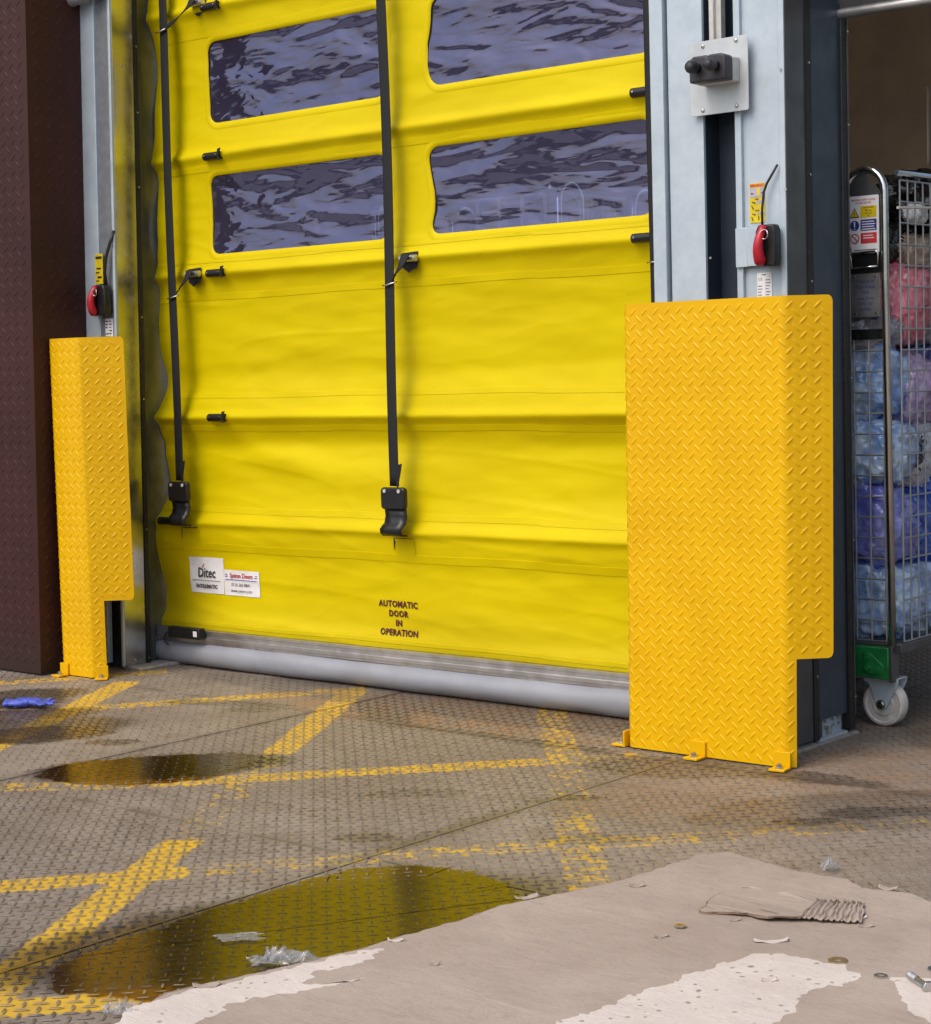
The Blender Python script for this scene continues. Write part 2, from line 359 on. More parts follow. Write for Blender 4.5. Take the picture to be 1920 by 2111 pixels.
ORG = {}
def build(name, mb, mat, parent=None, smooth=False, bevel=0.0, kind=None, label=None, fix=True):
    me = bpy.data.meshes.new(name); org = ORG[parent.name] if parent else Vector((0, 0, 0))
    me.from_pydata([(p[0]-org.x, p[1]-org.y, p[2]-org.z) for p in mb.v], [], mb.f)
    if fix:
        bm = bmesh.new(); bm.from_mesh(me); bmesh.ops.remove_doubles(bm, verts=bm.verts, dist=1e-6); bmesh.ops.recalc_face_normals(bm, faces=bm.faces); bm.to_mesh(me); bm.free()
    me.materials.append(mat)
    o = bpy.data.objects.new(name, me); COL.objects.link(o)
    if parent: o.parent = parent
    ORG[o.name] = org
    if smooth:
        me.shade_smooth()
        if smooth != 'all': me.set_sharp_from_angle(angle=math.radians(40))
    if bevel:
        b = o.modifiers.new('bevel', 'BEVEL'); b.width = bevel; b.segments = 2; b.limit_method = 'ANGLE'; b.angle_limit = math.radians(50)
        me.shade_smooth(); me.set_sharp_from_angle(angle=math.radians(60))
    if kind: o['kind'] = kind
    if label: o['label'] = label
    return o
def thing(name, loc, label, cat, group=None):
    o = bpy.data.objects.new(name, None); COL.objects.link(o); o.location = loc; o.empty_display_size = .1
    ORG[o.name] = Vector(loc); o['label'] = label; o['category'] = cat
    if group: o['group'] = group
    return o
def single(name, mb, mat, label, cat, group=None, **k):
    # one-mesh thing, origin at its base centre
    xs = [p[0] for p in mb.v]; ys = [p[1] for p in mb.v]; zs = [p[2] for p in mb.v]
    c = Vector(((min(xs)+max(xs))/2, (min(ys)+max(ys))/2, min(zs)))
    mb.xf(lambda x, y, z: (x-c.x, y-c.y, z-c.z)); o = build(name, mb, mat, None, **k); o.location = c
    o['label'] = label; o['category'] = cat
    if group: o['group'] = group
    return o
def copy_tree(root, dx, rotz=0.0):
    r = root.copy(); COL.objects.link(r); r.location = Vector(root.location)+Vector(dx); r.rotation_euler = (0, 0, rotz)
    for ch in root.children:
        c = ch.copy(); COL.objects.link(c); c.parent = r
        for g in ch.children:
            d = g.copy(); COL.objects.link(d); d.parent = c
    return r
def text_mb(body, size, align='CENTER', sx=1.0, shear=0.0, bold=0.0, spacing=1.0):
    cu = bpy.data.curves.new('lettering', 'FONT'); cu.body = body; cu.size = size; cu.align_x = align; cu.align_y = 'BOTTOM_BASELINE'
    cu.shear = shear; cu.offset = bold; cu.space_character = spacing; cu.resolution_u = 2
    o = bpy.data.objects.new('lettering', cu); COL.objects.link(o); dg = bpy.context.evaluated_depsgraph_get()
    me = bpy.data.meshes.new_from_object(o.evaluated_get(dg)); bpy.data.objects.remove(o); bpy.data.curves.remove(cu)
    mb = MB(); mb.v = [(v.co.x*sx, v.co.y, 0) for v in me.vertices]; mb.f = [tuple(p.vertices) for p in me.polygons]
    bpy.data.meshes.remove(me); return mb
def rrect(x0, x1, z0, z1, r, n=5):
    pts = []
    for cx, cz, a in ((x1-r, z1-r, 0), (x0+r, z1-r, PI/2), (x0+r, z0+r, PI), (x1-r, z0+r, 1.5*PI)):
        for i in range(n+1): t = a+PI/2*i/n; pts.append((cx+r*math.cos(t), cz+r*math.sin(t)))
    return pts
def fbm(x, y, z=0.0, o=3): return noise.fractal(Vector((x, y, z)), 1.0, 2.0, o)

# raised treads of durbar plate: pointed lens bumps, alternating +45/-45 on a centred lattice
TH = np.linspace(0, 2*PI, 9)[:-1]
def tread_profile(Lh=.0148, Wh=.0042, h=.0017):
    cs, sn = np.cos(TH), np.sin(TH)
    base = np.stack([Lh*cs, Wh*sn, np.zeros(8)], 1); top = np.stack([Lh*.66*cs, Wh*.45*sn, np.full(8, h)], 1)
    return np.concatenate([base, top])
TP = tread_profile()
TF = [(i, (i+1) % 8, 8+(i+1) % 8, 8+i) for i in range(8)] + [tuple(range(8, 16))]
def lattice(u0, u1, v0, v1, pu, pv, ou=0.0, ov=0.0):
    out = []
    for j in range(math.floor((v0-ov)/pv)-1, math.ceil((v1-ov)/pv)+2):
        for i in range(math.floor((u0-ou)/pu)-1, math.ceil((u1-ou)/pu)+2):
            for k, (a, b, s) in enumerate(((0, 0, 1), (.5, .5, -1))):
                u, v = ou+(i+a)*pu, ov+(j+b)*pv
                if u0 <= u <= u1 and v0 <= v <= v1: out.append((u, v, s))
    return out
def treads_mesh(name, items, mapf, mat, parent, scale=1.0, attr=False, hs=1.0):
    """items (u, v, sign); mapf(U, V, H) -> xyz arrays"""
    it = np.array(items); N = len(it); a = it[:, 2]*PI/4
    p = TP*np.array([scale, scale, scale*hs])
    ca, sa = np.cos(a)[:, None], np.sin(a)[:, None]
    U = it[:, 0:1] + p[None, :, 0]*ca - p[None, :, 1]*sa; V = it[:, 1:2] + p[None, :, 0]*sa + p[None, :, 1]*ca
    H = np.broadcast_to(p[None, :, 2], U.shape)
    X, Y, Z = mapf(U, V, H); org = ORG[parent.name]
    co = np.stack([X-org.x, Y-org.y, Z-org.z], -1).reshape(-1, 3)
    me = bpy.data.meshes.new(name); me.vertices.add(N*16); me.vertices.foreach_set('co', co.astype(np.float32).ravel())
    fl = np.concatenate([np.array(f) for f in TF]); sz = np.array([len(f) for f in TF])
    loops = (fl[None, :] + (np.arange(N)*16)[:, None]).ravel(); sizes = np.tile(sz, N)
    me.loops.add(len(loops)); me.loops.foreach_set('vertex_index', loops.astype(np.int32))
    me.polygons.add(len(sizes)); me.polygons.foreach_set('loop_start', np.concatenate([[0], np.cumsum(sizes)[:-1]]).astype(np.int32))
    me.update(calc_edges=True); me.validate()
    if attr:
        at = me.attributes.new('tread', 'FLOAT', 'POINT'); at.data.foreach_set('value', np.tile(np.concatenate([np.full(8, .55), np.ones(8)]), N).astype(np.float32))
    me.materials.append(mat); me.shade_smooth(); me.set_sharp_from_angle(angle=math.radians(50))
    o = bpy.data.objects.new(name, me); COL.objects.link(o); o.parent = parent; ORG[o.name] = org; o['kind'] = 'stuff'
    return o

# ================================================================== SETTING
ground = build('ground', MB().box(-150, 150, -150, 150, -.30, -.010), M_yard, kind='structure')
for i in range(-3, 3):                       # steel floor plates with open joints
    for j in range(-4, 4):
        x0, y0 = .315+1.29*i, -.41+1.13*j; g = .0028
        dz = rng.normal(0, .0006) - .0006
        mb = MB().box(x0+g, x0+1.29-g, y0+g, y0+1.13-g, -.009, dz)
        build('floor_plate', mb, M_floor, ground)
its = [t for t in lattice(-3.4, 2.2, -2.75, 1.6, .0385, .0385) if
       (t[0]+.6*t[1] < 1.6) and not (abs(((t[0]-.315+.645) % 1.29)-.645) < .012 or abs(((t[1]+.41+.565) % 1.13)-.565) < .012)
       and t[1] > -2.75 + max(0, -(t[0]-.3))*.75]
treads_mesh('raised_treads', its, lambda U, V, H: (U, V, H-.0008), M_floor, ground, 1.0, True)

# puddles (thin sheets of water lying in the low spots)
def blob(pts, amp=.012, sub=7, seed=0.0):
    P = []; n = len(pts)
    for i in range(n):
        p0, p1, p2, p3 = [Vector(pts[(i+k) % n]) for k in (-1, 0, 1, 2)]
        for s in range(sub):
            t = s/sub; q = .5*((2*p1)+(-p0+p2)*t+(2*p0-5*p1+4*p2-p3)*t*t+(-p0+3*p1-3*p2+p3)*t**3)
            P.append((q.x+amp*(fbm(q.x*22, q.y*22, seed)+.45*fbm(q.x*90, q.y*90, seed)), q.y+amp*(fbm(q.x*22, q.y*22, seed+9)+.45*fbm(q.x*90, q.y*90, seed+9))))
    return P
def sheet(poly, z):
    n = len(poly); mb = MB(); cx = sum(p[0] for p in poly)/n; cy = sum(p[1] for p in poly)/n
    for k in (1.0, .93, .82): mb.v += [(cx+(x-cx)*k, cy+(y-cy)*k, z) for x, y in poly]
    for r in range(2): mb.f += [(r*n+i, r*n+(i+1) % n, (r+1)*n+(i+1) % n, (r+1)*n+i) for i in range(n)]
    mb.f.append(tuple(range(2*n, 3*n))); return mb
for k, pts in enumerate((
        [(-.97, -1.42), (-.99, -1.29), (-.90, -1.13), (-.784, -1.016), (-.66, -.935), (-.60, -1.0), (-.535, -1.186), (-.60, -1.32), (-.70, -1.41), (-.864, -1.45)],
        [(.46, -2.46), (.36, -2.36), (.345, -2.23), (.335, -2.05), (.327, -1.898), (.335, -1.72), (.37, -1.585), (.46, -1.515), (.55, -1.495), (.66, -1.53), (.746, -1.575), (.80, -1.63), (.80, -1.80), (.74, -2.07), (.70, -2.2), (.66, -2.38), (.56, -2.43)],
        [(-1.50, -1.20), (-1.53, -1.05), (-1.40, -.98), (-1.27, -.98), (-1.22, -1.08), (-1.28, -1.22)])[:2]):
    p = build('puddle', sheet(blob(pts, .016, 20, k*3.1), .0005), M_water, kind='structure', fix=False)
    nn = len(p.data.vertices)//3; at = p.data.attributes.new('water_depth', 'FLOAT', 'POINT'); at.data.foreach_set('value', [0.0]*nn+[.65]*nn+[1.0]*nn)
    p['label'] = ('small oval puddle left of the yellow crossed line', 'large brown puddle along the torn cardboard sheet')[k]

# building: wall above and beside the openings, dim room behind
room = thing('loading_bay_building', (0, 2, 0), 'dim brown plastered loading bay behind the yellow door', 'building')
build('back_wall', MB().box(-4, -.285, 2.2, 2.4, 0, 2.6).box(3.5, 4.0, 2.2, 2.4, 0, 2.6).box(-.285, -.10, 2.2, 2.4, 0, 1.71).box(-.285, -.10, 2.2, 2.4, 2.0, 2.6).box(-.10, 3.5, 2.2, 2.4, 2.45, 2.6), M_room, room)  # unseen wide rear opening, added so daylight reaches the room and cages
build('side_wall', MB().box(-4.2, -4.0, .12, 2.2, 0, 2.6), M_room, room)
build('side_wall', MB().box(3.8, 4.0, .16, 2.2, 0, 2.6), M_room, room)
build('ceiling', MB().box(-4.2, 4.0, .16, 2.4, 2.6, 2.8), M_room, room)
build('window_frame', MB().box(-.285, -.10, 2.22, 2.30, 1.71, 1.73).box(-.285, -.10, 2.22, 2.30, 1.98, 2.0).box(-.285, -.272, 2.22, 2.30, 1.73, 1.98), M_grey, room)
build('facade', MB().box(-6, 6, -.02, .14, 2.75, 5.5).box(3.6, 7, 0, .14, 0, 2.75), M_brick, room)
build('lintel', MB().box(.52, 3.6, .16, .30, 1.93, 2.75), M_galv, room, bevel=.004)
rs = thing('roller_shutter', (1.5, .15, 1.88), 'raised grey roller shutter edge over the neighbouring opening', 'shutter')
build('shutter_curtain', MB().grid(lambda u, v: (.507+3.05*u, .12-.03*math.sin(v*PI), 1.905+.6*v), 2, 12).xf(lambda x, y, z: (x, y, z)), M_dgrey, rs, smooth='all')
build('bottom_bar', MB().tube([(.507, .125, 1.893), (3.55, .125, 1.893)], .014, 10), M_alu, rs, smooth=True)

# across the yard (out of frame, seen only as reflections)
opp = thing('warehouse', (-14, -30, 0), 'dark clad warehouse across the yard behind the photographer', 'building')
build('wall', MB().box(-40, 14, -34, -30, 0, 4.0), M_brick, opp)
build('roof', MB().prism([(-34.3, 4.0), (-29.7, 4.0), (-32, 4.7)], 'X', -40.3, 14.3), M_roofl, opp)
for i in range(6):
    build('dock_door', MB().box(-36+i*8, -32+i*8, -29.95, -29.9, 0, 3.0), M_roofl, opp)

# ================================================================== LEFT: brown plate wall and column
def shear(k): return lambda x, y, z: (x+k*z, y, z)
bw = thing('brown_plate_cladding', (-3.4, -.2, 0), 'dark red brown tread plate cladding left of the yellow door', 'wall')
build('front_plate', MB().box(-5.0, -2.262, -.436, -.430, .006, 2.75).xf(shear(.036)), M_brown, bw)
build('return_plate', MB().box(-2.268, -2.262, -.430, -.02, .006, 2.75).xf(shear(.036)), M_brown, bw)
it = lattice(-3.2, -2.29, .03, 2.5, .05, .05)
treads_mesh('raised_treads', it, lambda U, V, H: (U+.036*V, -.436-H*.8, V), M_brown, bw, 1.15)
it = lattice(-.42, -.03, .03, 2.5, .05, .05)
treads_mesh('raised_treads', it, lambda U, V, H: (-2.262+H*.8+.036*V, U, V), M_brown, bw, 1.15)

K = shear(.030)
lc = thing('left_door_column', (-2.15, -.1, 0), 'left door column of galvanised sheet mirroring the yellow curtain', 'door frame')
build('cover_strip', MB().box(-2.31, -2.180, -.212, -.19, .02, 2.75).xf(K), M_galv, lc, bevel=.002)
build('recessed_panel', MB().box(-2.180, -2.112, -.203, -.190, .35, 2.75).xf(K), simple('mid_grey_sheet', (.23, .25, .28), .5, .3), lc)
build('corner_lip', MB().box(-2.1125, -2.101, -.208, -.199, .012, 2.75).xf(K), M_galv, lc, bevel=.002)
build('reveal_sheet', MB().box(-2.108, -2.102, -.1988, -.107, .012, 2.75).xf(K), M_mirror, lc, bevel=.002)
build('edge_strip', MB().box(-2.111, -2.098, -.1065, -.0905, .008, 2.75).xf(K), M_black, lc)
build('guide_track', MB().grid(lambda u, v: (-2.104-.035*math.sin(u*PI), -.090+.15*u, .01+2.74*v), 10, 4).xf(K), galv('dull_guide_track', (.20, .21, .20), (.28, .29, .28), .35, .85), lc, smooth='all')
build('base_box', MB().box(-2.30, -2.12, -.16, -.05, .004, .33).xf(K), M_dgrey, lc)
build('footing', MB().box(-2.13, -2.03, -.19, .06, -.002, .012), M_concrete, lc, bevel=.004)
mb = MB()
for z in (.03, .48, .93, 1.21, 1.65, 1.90, 2.12): mb.cyl((-2.1, -.0985, z), (-2.0955, -.0985, z), .0035, n=8)
for z in (.03, .40, 1.05, 1.42, 1.75, 2.05): mb.cyl((-2.1035, -.155, z), (-2.0985, -.155, z), .0035, n=8)
build('rivet', mb.xf(K), M_bolt, lc, kind='stuff')
lab = MB().box(-2.197, -2.157, -.2142, -.2122, 1.325, 1.427).xf(K); build('instruction_label', lab, M_signyel, lc)
b = MB()
for z0, z1, a, c in ((1.410, 1.418, .004, .036), (1.375, 1.380, .008, .03), (1.362, 1.366, .004, .022), (1.345, 1.351, .012, .034), (1.334, 1.338, .006, .02)):
    b.box(-2.197+a, -2.197+c, -.2155, -.2143, z0, z1)
build('label_marks', b.xf(K), M_ink, lc)
build('rating_plate', MB().box(-2.160, -2.120, -.2065, -.2032, 1.10, 1.207).xf(K), M_paper, lc)
b = MB()
for i in range(9):
    for x0, x1 in ((-2.157, -2.141), (-2.137, -2.124)):
        if random.random() < .85: b.box(x0, x0+(x1-x0)*random.uniform(.5, 1), -.2078, -.2067, 1.112+i*.0105, 1.1155+i*.0105)
build('plate_print', b.xf(K), M_ink, lc)

def lever_unit(name, x, y, z, wd, label, mir=1, tilt=0):
    """emergency release handle: black backing block with red grip and split ring"""
    t = thing(name, (x, y, z-.05), label, 'release handle')
    body = [(x-wd*.50, z-.050), (x+wd*.44, z-.053), (x+wd*.50, z-.035), (x+wd*.50, z+.036), (x+wd*.40, z+.052), (x-wd*.36, z+.052), (x-wd*.5, z+.035)]
    build('backing_block', MB().prism(body, 'Y', y-.030, y), M_plast, t, bevel=.004)
    g = MB(); pts = []; rr = []
    for i in range(13):
        s = i/12; pts.append((x+wd*(-.05*mir-.13*mir*math.sin(s*PI*.5)), y-.030-.020*math.sin(s*PI*.9+.12), z+.046-.092*s)); rr.append(.0095+.0065*s if s < .93 else .012)
    g.tube(pts, rr, 12); build('red_grip', g, M_red, t, smooth='all')
    rx, rz = x+wd*.16, z+.026
    build('split_ring', MB().tube([(rx+.0115*math.cos(a), y-.050-.002*math.cos(2*a), rz+.0115*math.sin(a)) for a in np.linspace(0, 2*PI, 25)[:-1]], .0017, 6, True), M_bolt, t, smooth='all')
    return t
lever_unit('emergency_release', -2.115, -.213, 1.268, .075, 'red emergency release handle on the left galvanised column', 1)
build('mounting_ear', MB().box(-2.178, -2.15, -.219, -.213, 1.222, 1.312), M_plast, bpy.data.objects['emergency_release'], bevel=.002)
for z in (1.234, 1.300): build('mounting_screw', MB().cyl((-2.167, -.219, z), (-2.167, -.224, z), .005, n=8), M_bolt, bpy.data.objects['emergency_release'])
single('release_cable', MB().tube([(-2.095, -.218, 1.318), (-2.094, -.224, 1.36), (-2.085, -.224, 1.41), (-2.068, -.216, 1.462), (-2.058, -.206, 1.50)], .0055, 8), M_cable, 'black cable running up from the left release handle', 'cable', smooth='all')

single('pipe', MB().tube([(-2.235, -.235, 2.285), (-2.19, -.245, 2.277), (-2.14, -.245, 2.279), (-2.08, -.235, 2.292), (-2.03, -.22, 2.315)], [.020, .024, .021, .024, .020], 12), M_vinyl, 'grey wrapped pipe at the very top of the left column', 'pipe', smooth='all')

# ================================================================== RIGHT: column between the two openings
rc = thing('right_door_column', (.3, 0, 0), 'pale galvanised right door column with dark slot and slate side', 'door frame')
ZT = 2.75
build('cover_strip', MB().box(.112, .153, -.168, .02, .02, ZT), M_galv, rc, bevel=.002)
build('channel_web', MB().box(.1532, .1600, -.140, .02, .02, ZT), M_slot, rc)
build('slot_side', MB().box(.2610, .2694, -.1475, -.05, .02, ZT), M_slot, rc)
build('front_sheet', MB().box(.1602, .2695, -.156, -.148, .02, ZT), M_galv, rc, bevel=.002)
build('front_flange', MB().box(.2500, .2697, -.1595, -.1562, .02, ZT), M_galv, rc)
build('slot_back', MB().box(.2697, .3645, -.085, -.05, .02, ZT), M_slot, rc)
build('slot_side', MB().box(.3610, .3645, -.150, -.0852, .02, ZT), M_slot, rc)
build('front_flange', MB().box(.3646, .3830, -.161, -.05, .02, ZT), M_galv, rc, bevel=.0015)
build('front_step', MB().box(.3832, .3940, -.1500, -.05, .02, ZT), M_galv, rc)
build('front_sheet', MB().box(.3942, .4910, -.153, -.05, .02, ZT), M_galv, rc, bevel=.001)
build('corner_lip', MB().box(.4912, .5090, -.1585, -.05, .015, ZT), M_galv, rc, bevel=.002)
build('side_sheet', MB().box(.5030, .5085, -.0495, -.012, .015, ZT).box(.5092, .5115, -.1565, -.062, .015, ZT), M_dgrey, rc)
build('edge_strip', MB().box(.5090, .5145, -.0618, -.0345, .012, ZT), M_black, rc)
build('side_sheet', MB().box(.4900, .5095, -.0343, .118, .06, ZT), M_navy, rc)
build('corner_seal', MB().box(.4950, .5180, .1182, .150, .012, ZT), M_black, rc, bevel=.004)
build('edge_trim', MB().box(.5182, .5200, .142, .147, .05, ZT), M_dgrey, rc)
build('base_plate', MB().box(.40, .512, -.034, .115, .006, .012), M_galv, rc)
build('base_tab', MB().box(.4905, .4955, -.034, .110, .012, .060), M_galv, rc)
b = MB()
for y in (.02, .06, .09):
    for z in (.035, .05): b.cyl((.4955, y, z), (.5005, y, z), .004, n=8)
b.cyl((.502, .035, .012), (.502, .035, .035), .006, n=6)
build('anchor_bolt', b, M_bolt, rc, kind='stuff')
build('footing', MB().box(.13, .525, -.165, .155, -.003, .006), M_concrete, rc, bevel=.002)
b = MB()
for z in (.18, .58, 1.0, 1.2, 1.47, 1.75, 1.95): b.cyl((.514, -.048, z), (.5175, -.048, z), .0032, n=8)
for z in (.10, .52, .95, 1.33, 1.61, 1.85): b.cyl((.518, .145, z), (.5215, .145, z), .0032, n=8)
for x, z in ((.50, 1.725), (.286, 1.27), (.512, 1.427)): b.cyl((x, -.161, z), (x, -.163, z), .0032, n=8)
build('rivet', b, M_bolt, rc, kind='stuff')
build('conduit', MB().box(.2850, .3000, -.150, -.120, 1.70, ZT), M_white, rc, bevel=.002)
build('conduit_cover', MB().box(.3002, .3160, -.140, -.120, 1.70, ZT), M_grey, rc)

def decal(o, rects):
    pass
# emergency instruction sticker
st = thing('instruction_sticker', (.424, -.155, 1.351), 'yellow and orange emergency instruction sticker on the right column', 'sticker')
build('backing', MB().prism(rrect(.402, .4455, 1.351, 1.450, .003, 3), 'Y', -.1550, -.1534), M_signyel, st)
build('heading_band', MB().box(.4035, .444, -.1556, -.1551, 1.4405, 1.4488), M_signora, st)
build('diagram_panel', MB().box(.4035, .444, -.1556, -.1551, 1.4145, 1.4395), M_silver, st)
build('diagram_panel', MB().box(.4225, .4435, -.1556, -.1551, 1.3975, 1.4060), M_silver, st); build('diagram_panel', MB().box(.4235, .4435, -.1556, -.1551, 1.3720, 1.3765), M_silver, st)
tb = text_mb('EMERGENCY', .0072, sx=.95, bold=.0002); build('heading', tb.xf(lambda x, y, z: (.4238+x, -.1558, 1.4418+y)), M_inkred, st, fix=False)
b = MB()
for body, zz in (('OPEN', 1.4085), ('CLOSE', 1.3800)):
    tb = text_mb(body, .0042, bold=.0002); build('lettering', tb.xf(lambda x, y, z: (.4235+x, -.1558, zz+y)), M_ink, st, fix=False)
b = MB()
for (x, z, dx, dz) in ((.409, 1.404, .008, -.003), (.408, 1.394, .004, -.008), (.438, 1.393, 0, -.008), (.409, 1.374, .008, -.003), (.408, 1.366, .003, -.008), (.428, 1.367, 0, -.008), (.414, 1.424, -.007, .001), (.436, 1.4245, .005, 0)):
    build('pictogram', MB().tube([(x, -.156, z), (x+dx, -.156, z+dz)], .0011, 5).sphere((x+dx, -.156, z+dz), .0018, 6, 4), M_ink, st)
b = MB().prism(rrect(.4245, .4325, 1.4175, 1.4385, .0035, 4), 'Y', -.1559, -.1557); build('handle_picture', b, M_signyel, st)

h = lever_unit('emergency_release', .474, -.172, 1.289, .058, 'red emergency release handle on the right pale column', 1)
build('mounting_bracket', MB().box(.366, .402, -.169, -.1615, 1.240, 1.340).box(.4022, .447, -.166, -.1600, 1.241, 1.338).box(.4021, .495, -.171, -.1662, 1.241, 1.338), M_galv, h, bevel=.0015)
single('release_cable', MB().tube([(.452, -.178, 1.340), (.451, -.176, 1.38), (.454, -.172, 1.424), (.462, -.170, 1.445), (.473, -.168, 1.462), (.490, -.164, 1.490)], .0032, 8), M_cable, 'black cable curving up from the right release handle', 'cable', smooth='all')
rp = thing('rating_plate', (.44, -.153, 1.14), 'white printed rating plate below the right release handle', 'sticker')
build('backing', MB().box(.420, .463, -.1548, -.1535, 1.14, 1.224), M_paper, rp)
tb = text_mb('CE', .0095, sx=1.1); build('mark', tb.xf(lambda x, y, z: (.4295+x, -.1552, 1.2045+y)), M_ink, rp, fix=False)
b = MB()
for i in range(8):
    for x0, x1 in ((.4225, .438), (.4445, .460)):
        if i > 5 and x0 < .44: continue
        b.box(x0, x0+(x1-x0)*random.uniform(.45, 1), -.1553, -.1549, 1.152+i*.0075, 1.1538+i*.0075)
b.box(.435, .447, -.1553, -.1549, 1.2175, 1.2195)
build('print_lines', b, M_ink, rp)

# push button station
sw = thing('push_button_station', (.33, -.175, 1.632), 'black twin push button box on a silver plate', 'switch')
build('mounting_plate', MB().prism(rrect(.2435, .4180, 1.6325, 1.8195, .006, 4), 'Y', -.1785, -.1755), galv('switch_plate_zinc', (.52, .56, .59), (.60, .64, .67), .5, .3), sw, bevel=.0008)
build('stand_off', MB().box(.27, .40, -.1753, -.1612, 1.78, 1.80), M_galv, sw); build('stand_off', MB().box(.27, .40, -.1753, -.1612, 1.65, 1.67), M_galv, sw)
build('box_base', MB().box(.290, .394, -.212, -.1787, 1.7035, 1.7655), M_grey, sw, bevel=.003)
build('box_cover', MB().prism([(.288, 1.705), (.396, 1.705), (.396, 1.765), (.380, 1.771), (.347, 1.771), (.342, 1.766), (.337, 1.771), (.300, 1.771), (.288, 1.763)], 'Y', -.250, -.2122), M_switch, sw, bevel=.005)
for x in (.315, .369):
    bt = build('push_button', MB().cyl((x, -.250, 1.741), (x, -.268, 1.741), .0125, n=20), M_plast, sw, smooth=True)
    mb = MB()
    prof = [(-.268, .012), (-.269, .016), (-.276, .0175), (-.284, .0165), (-.290, .013), (-.293, .007), (-.294, .0005)]
    for k in range(len(prof)-1): mb.cyl((x, prof[k][0], 1.741), (x, prof[k+1][0], 1.741), prof[k][1], prof[k+1][1], n=22)
    build('button_cap', mb, M_switch, bt, smooth='all')
for x, z in ((.285, 1.8065), (.384, 1.8085), (.282, 1.645), (.383, 1.646)): build('plate_screw', MB().sphere((x, -.179, z), .0055, 10, 6, (1, .7, 1)), M_bolt, sw, smooth='all')

# ================================================================== YELLOW ROLL-UP DOOR
door = thing('roll_up_door', (-1.0, 0, 0), 'yellow fabric roll-up door with black straps and clear windows', 'door')
RODS = [2.222, 1.738, 1.346, .862, .505]
EDGE = [(.13, -2.185), (.30, -2.19), (.494, -2.186), (.557, -2.165), (.632, -2.096), (.75, -2.10), (.841, -2.107), (.881, -2.113), (.969, -2.095), (1.1, -2.100), (1.201, -2.097), (1.369, -2.094), (1.40, -2.085), (1.501, -2.070), (1.70, -2.078), (1.751, -2.086), (1.848, -2.069), (2.095, -2.066), (2.226, -2.064), (2.75, -2.06)]
def edge(z):
    for (a, xa), (b, xb) in zip(EDGE, EDGE[1:]):
        if z <= b:
            t = max(0, (z-a)/(b-a)); t = t*t*(3-2*t); return xa+(xb-xa)*t
    return EDGE[-1][1]
def depth(x, z):
    d = 0.0
    for i, r in enumerate(RODS):
        g = (z-r)
        d += .0115*math.exp(-(g/.018)**2) + .007*math.exp(-((g-.015)/.055)**2)
    # belly between the rods
    if z < .505: d += .010*math.exp(-((z-.45)/.05)**2) - .006*math.sin(max(0, (z-.13)/.375)*PI)
    elif z < .862: t = (z-.505)/.357; d += -.030*math.sin(t*PI)**1.0*(.75+.25*math.sin(x*2.1+1)) - .012*math.exp(-((z-.775)/.045)**2)*(1+.3*math.sin(x*3))
    elif z < 1.346: t = (z-.862)/.484; d += -.020*math.sin(t*PI) - .008*math.exp(-((z-1.0)/.05)**2)
    elif z < 2.222:
        for r0, r1 in ((1.346, 1.738), (1.738, 2.222)):
            if r0 <= z < r1: d += -.010*math.sin((z-r0)/(r1-r0)*PI)
    d += .006*fbm(x*1.3, z*5, 1.0, 3) + .0025*fbm(x*5, z*14, 5.0, 2)
    rg = 1-abs(noise.noise(Vector((x*1.2+3, z*7.5+x*.8, 2.0))))*2.6
    d += .0018*max(0, rg)**4*(.35+.65*max(0, min(1, .5+1.6*noise.noise(Vector((x*1.1, z*1.3, 7.0))))))
    rg = 1-abs(noise.noise(Vector((x*3, z*13-x*1.5, 5.0))))*3.2
    d += .0006*max(0, rg)**4
    # drag folds that run down from the rod ends
    d += .012*math.exp(-((z-(.80-.17*(1-math.exp(-max(0, x+1.75)/.35))))/.045)**2)*math.exp(-((x+1.35)/.45)**2)
    d += -.008*math.exp(-((x+.97)/.10)**2)*math.exp(-((z-.75)/.13)**2)
    if x < -1.9: d += .022*((-1.9-x)/.2)*math.sin(z*17+1) * .6
    d += .006*math.exp(-((z-.15)/.03)**2)
    return d
WINS = [(-1.795, -.992, 1.845, 2.112), (-1.800, -.992, 1.410, 1.670), (-.808, .002, 1.852, 2.112), (-.812, -.002, 1.411, 1.672)]
def wob_rect(k):
    x0, x1, z0, z1 = WINS[k]; pts = []
    for (x, z) in rrect(x0, x1, z0, z1, .038, 6):
        if k >= 2 and x < x0+.2: x += .010*math.sin(z*24+k)
        pts.append((x, z))
    # densify the long sides
    out = []
    for i, p in enumerate(pts):
        q = pts[(i+1) % len(pts)]; n = max(1, int(math.hypot(q[0]-p[0], q[1]-p[1])/.03))
        for s in range(n):
            x, z = p[0]+(q[0]-p[0])*s/n, p[1]+(q[1]-p[1])*s/n
            if k >= 2 and n > 3 and abs(q[0]-p[0]) < .03 and x < x0+.2: x = x0+.010*math.sin(z*24+k)
            out.append((x, z))
    return out
def in_rr(x, z, w, e):
    x0, x1, z0, z1 = w; r = .038; x0 -= e; x1 += e; z0 -= e; z1 += e
    if not (x0 < x < x1 and z0 < z < z1): return False
    dx = max(x0+r-x, 0, x-(x1-r)); dz = max(z0+r-z, 0, z-(z1-r)); return dx*dx+dz*dz < r*r
NU, NV = 236, 440; ZB, ZU = .131, 2.75
def cpos(u, v):
    z = ZB+(ZU-ZB)*v; x = -2.10+2.215*u; x += (edge(z)+2.10)*math.exp(-u*14); return x, z
def cf(u, v):
    x, z = cpos(u, v); return (x, -depth(x, z), z)
def holes(i, j):
    x, z = cpos((i+.5)/NU, (j+.5)/NV)
    return any(in_rr(x, z, wn, .010) for wn in WINS) or any(abs(x-cx) < .022 and abs(z-r) < .017 for cx, r in CUT)
CUT = []
for r in RODS[:4]: CUT += []
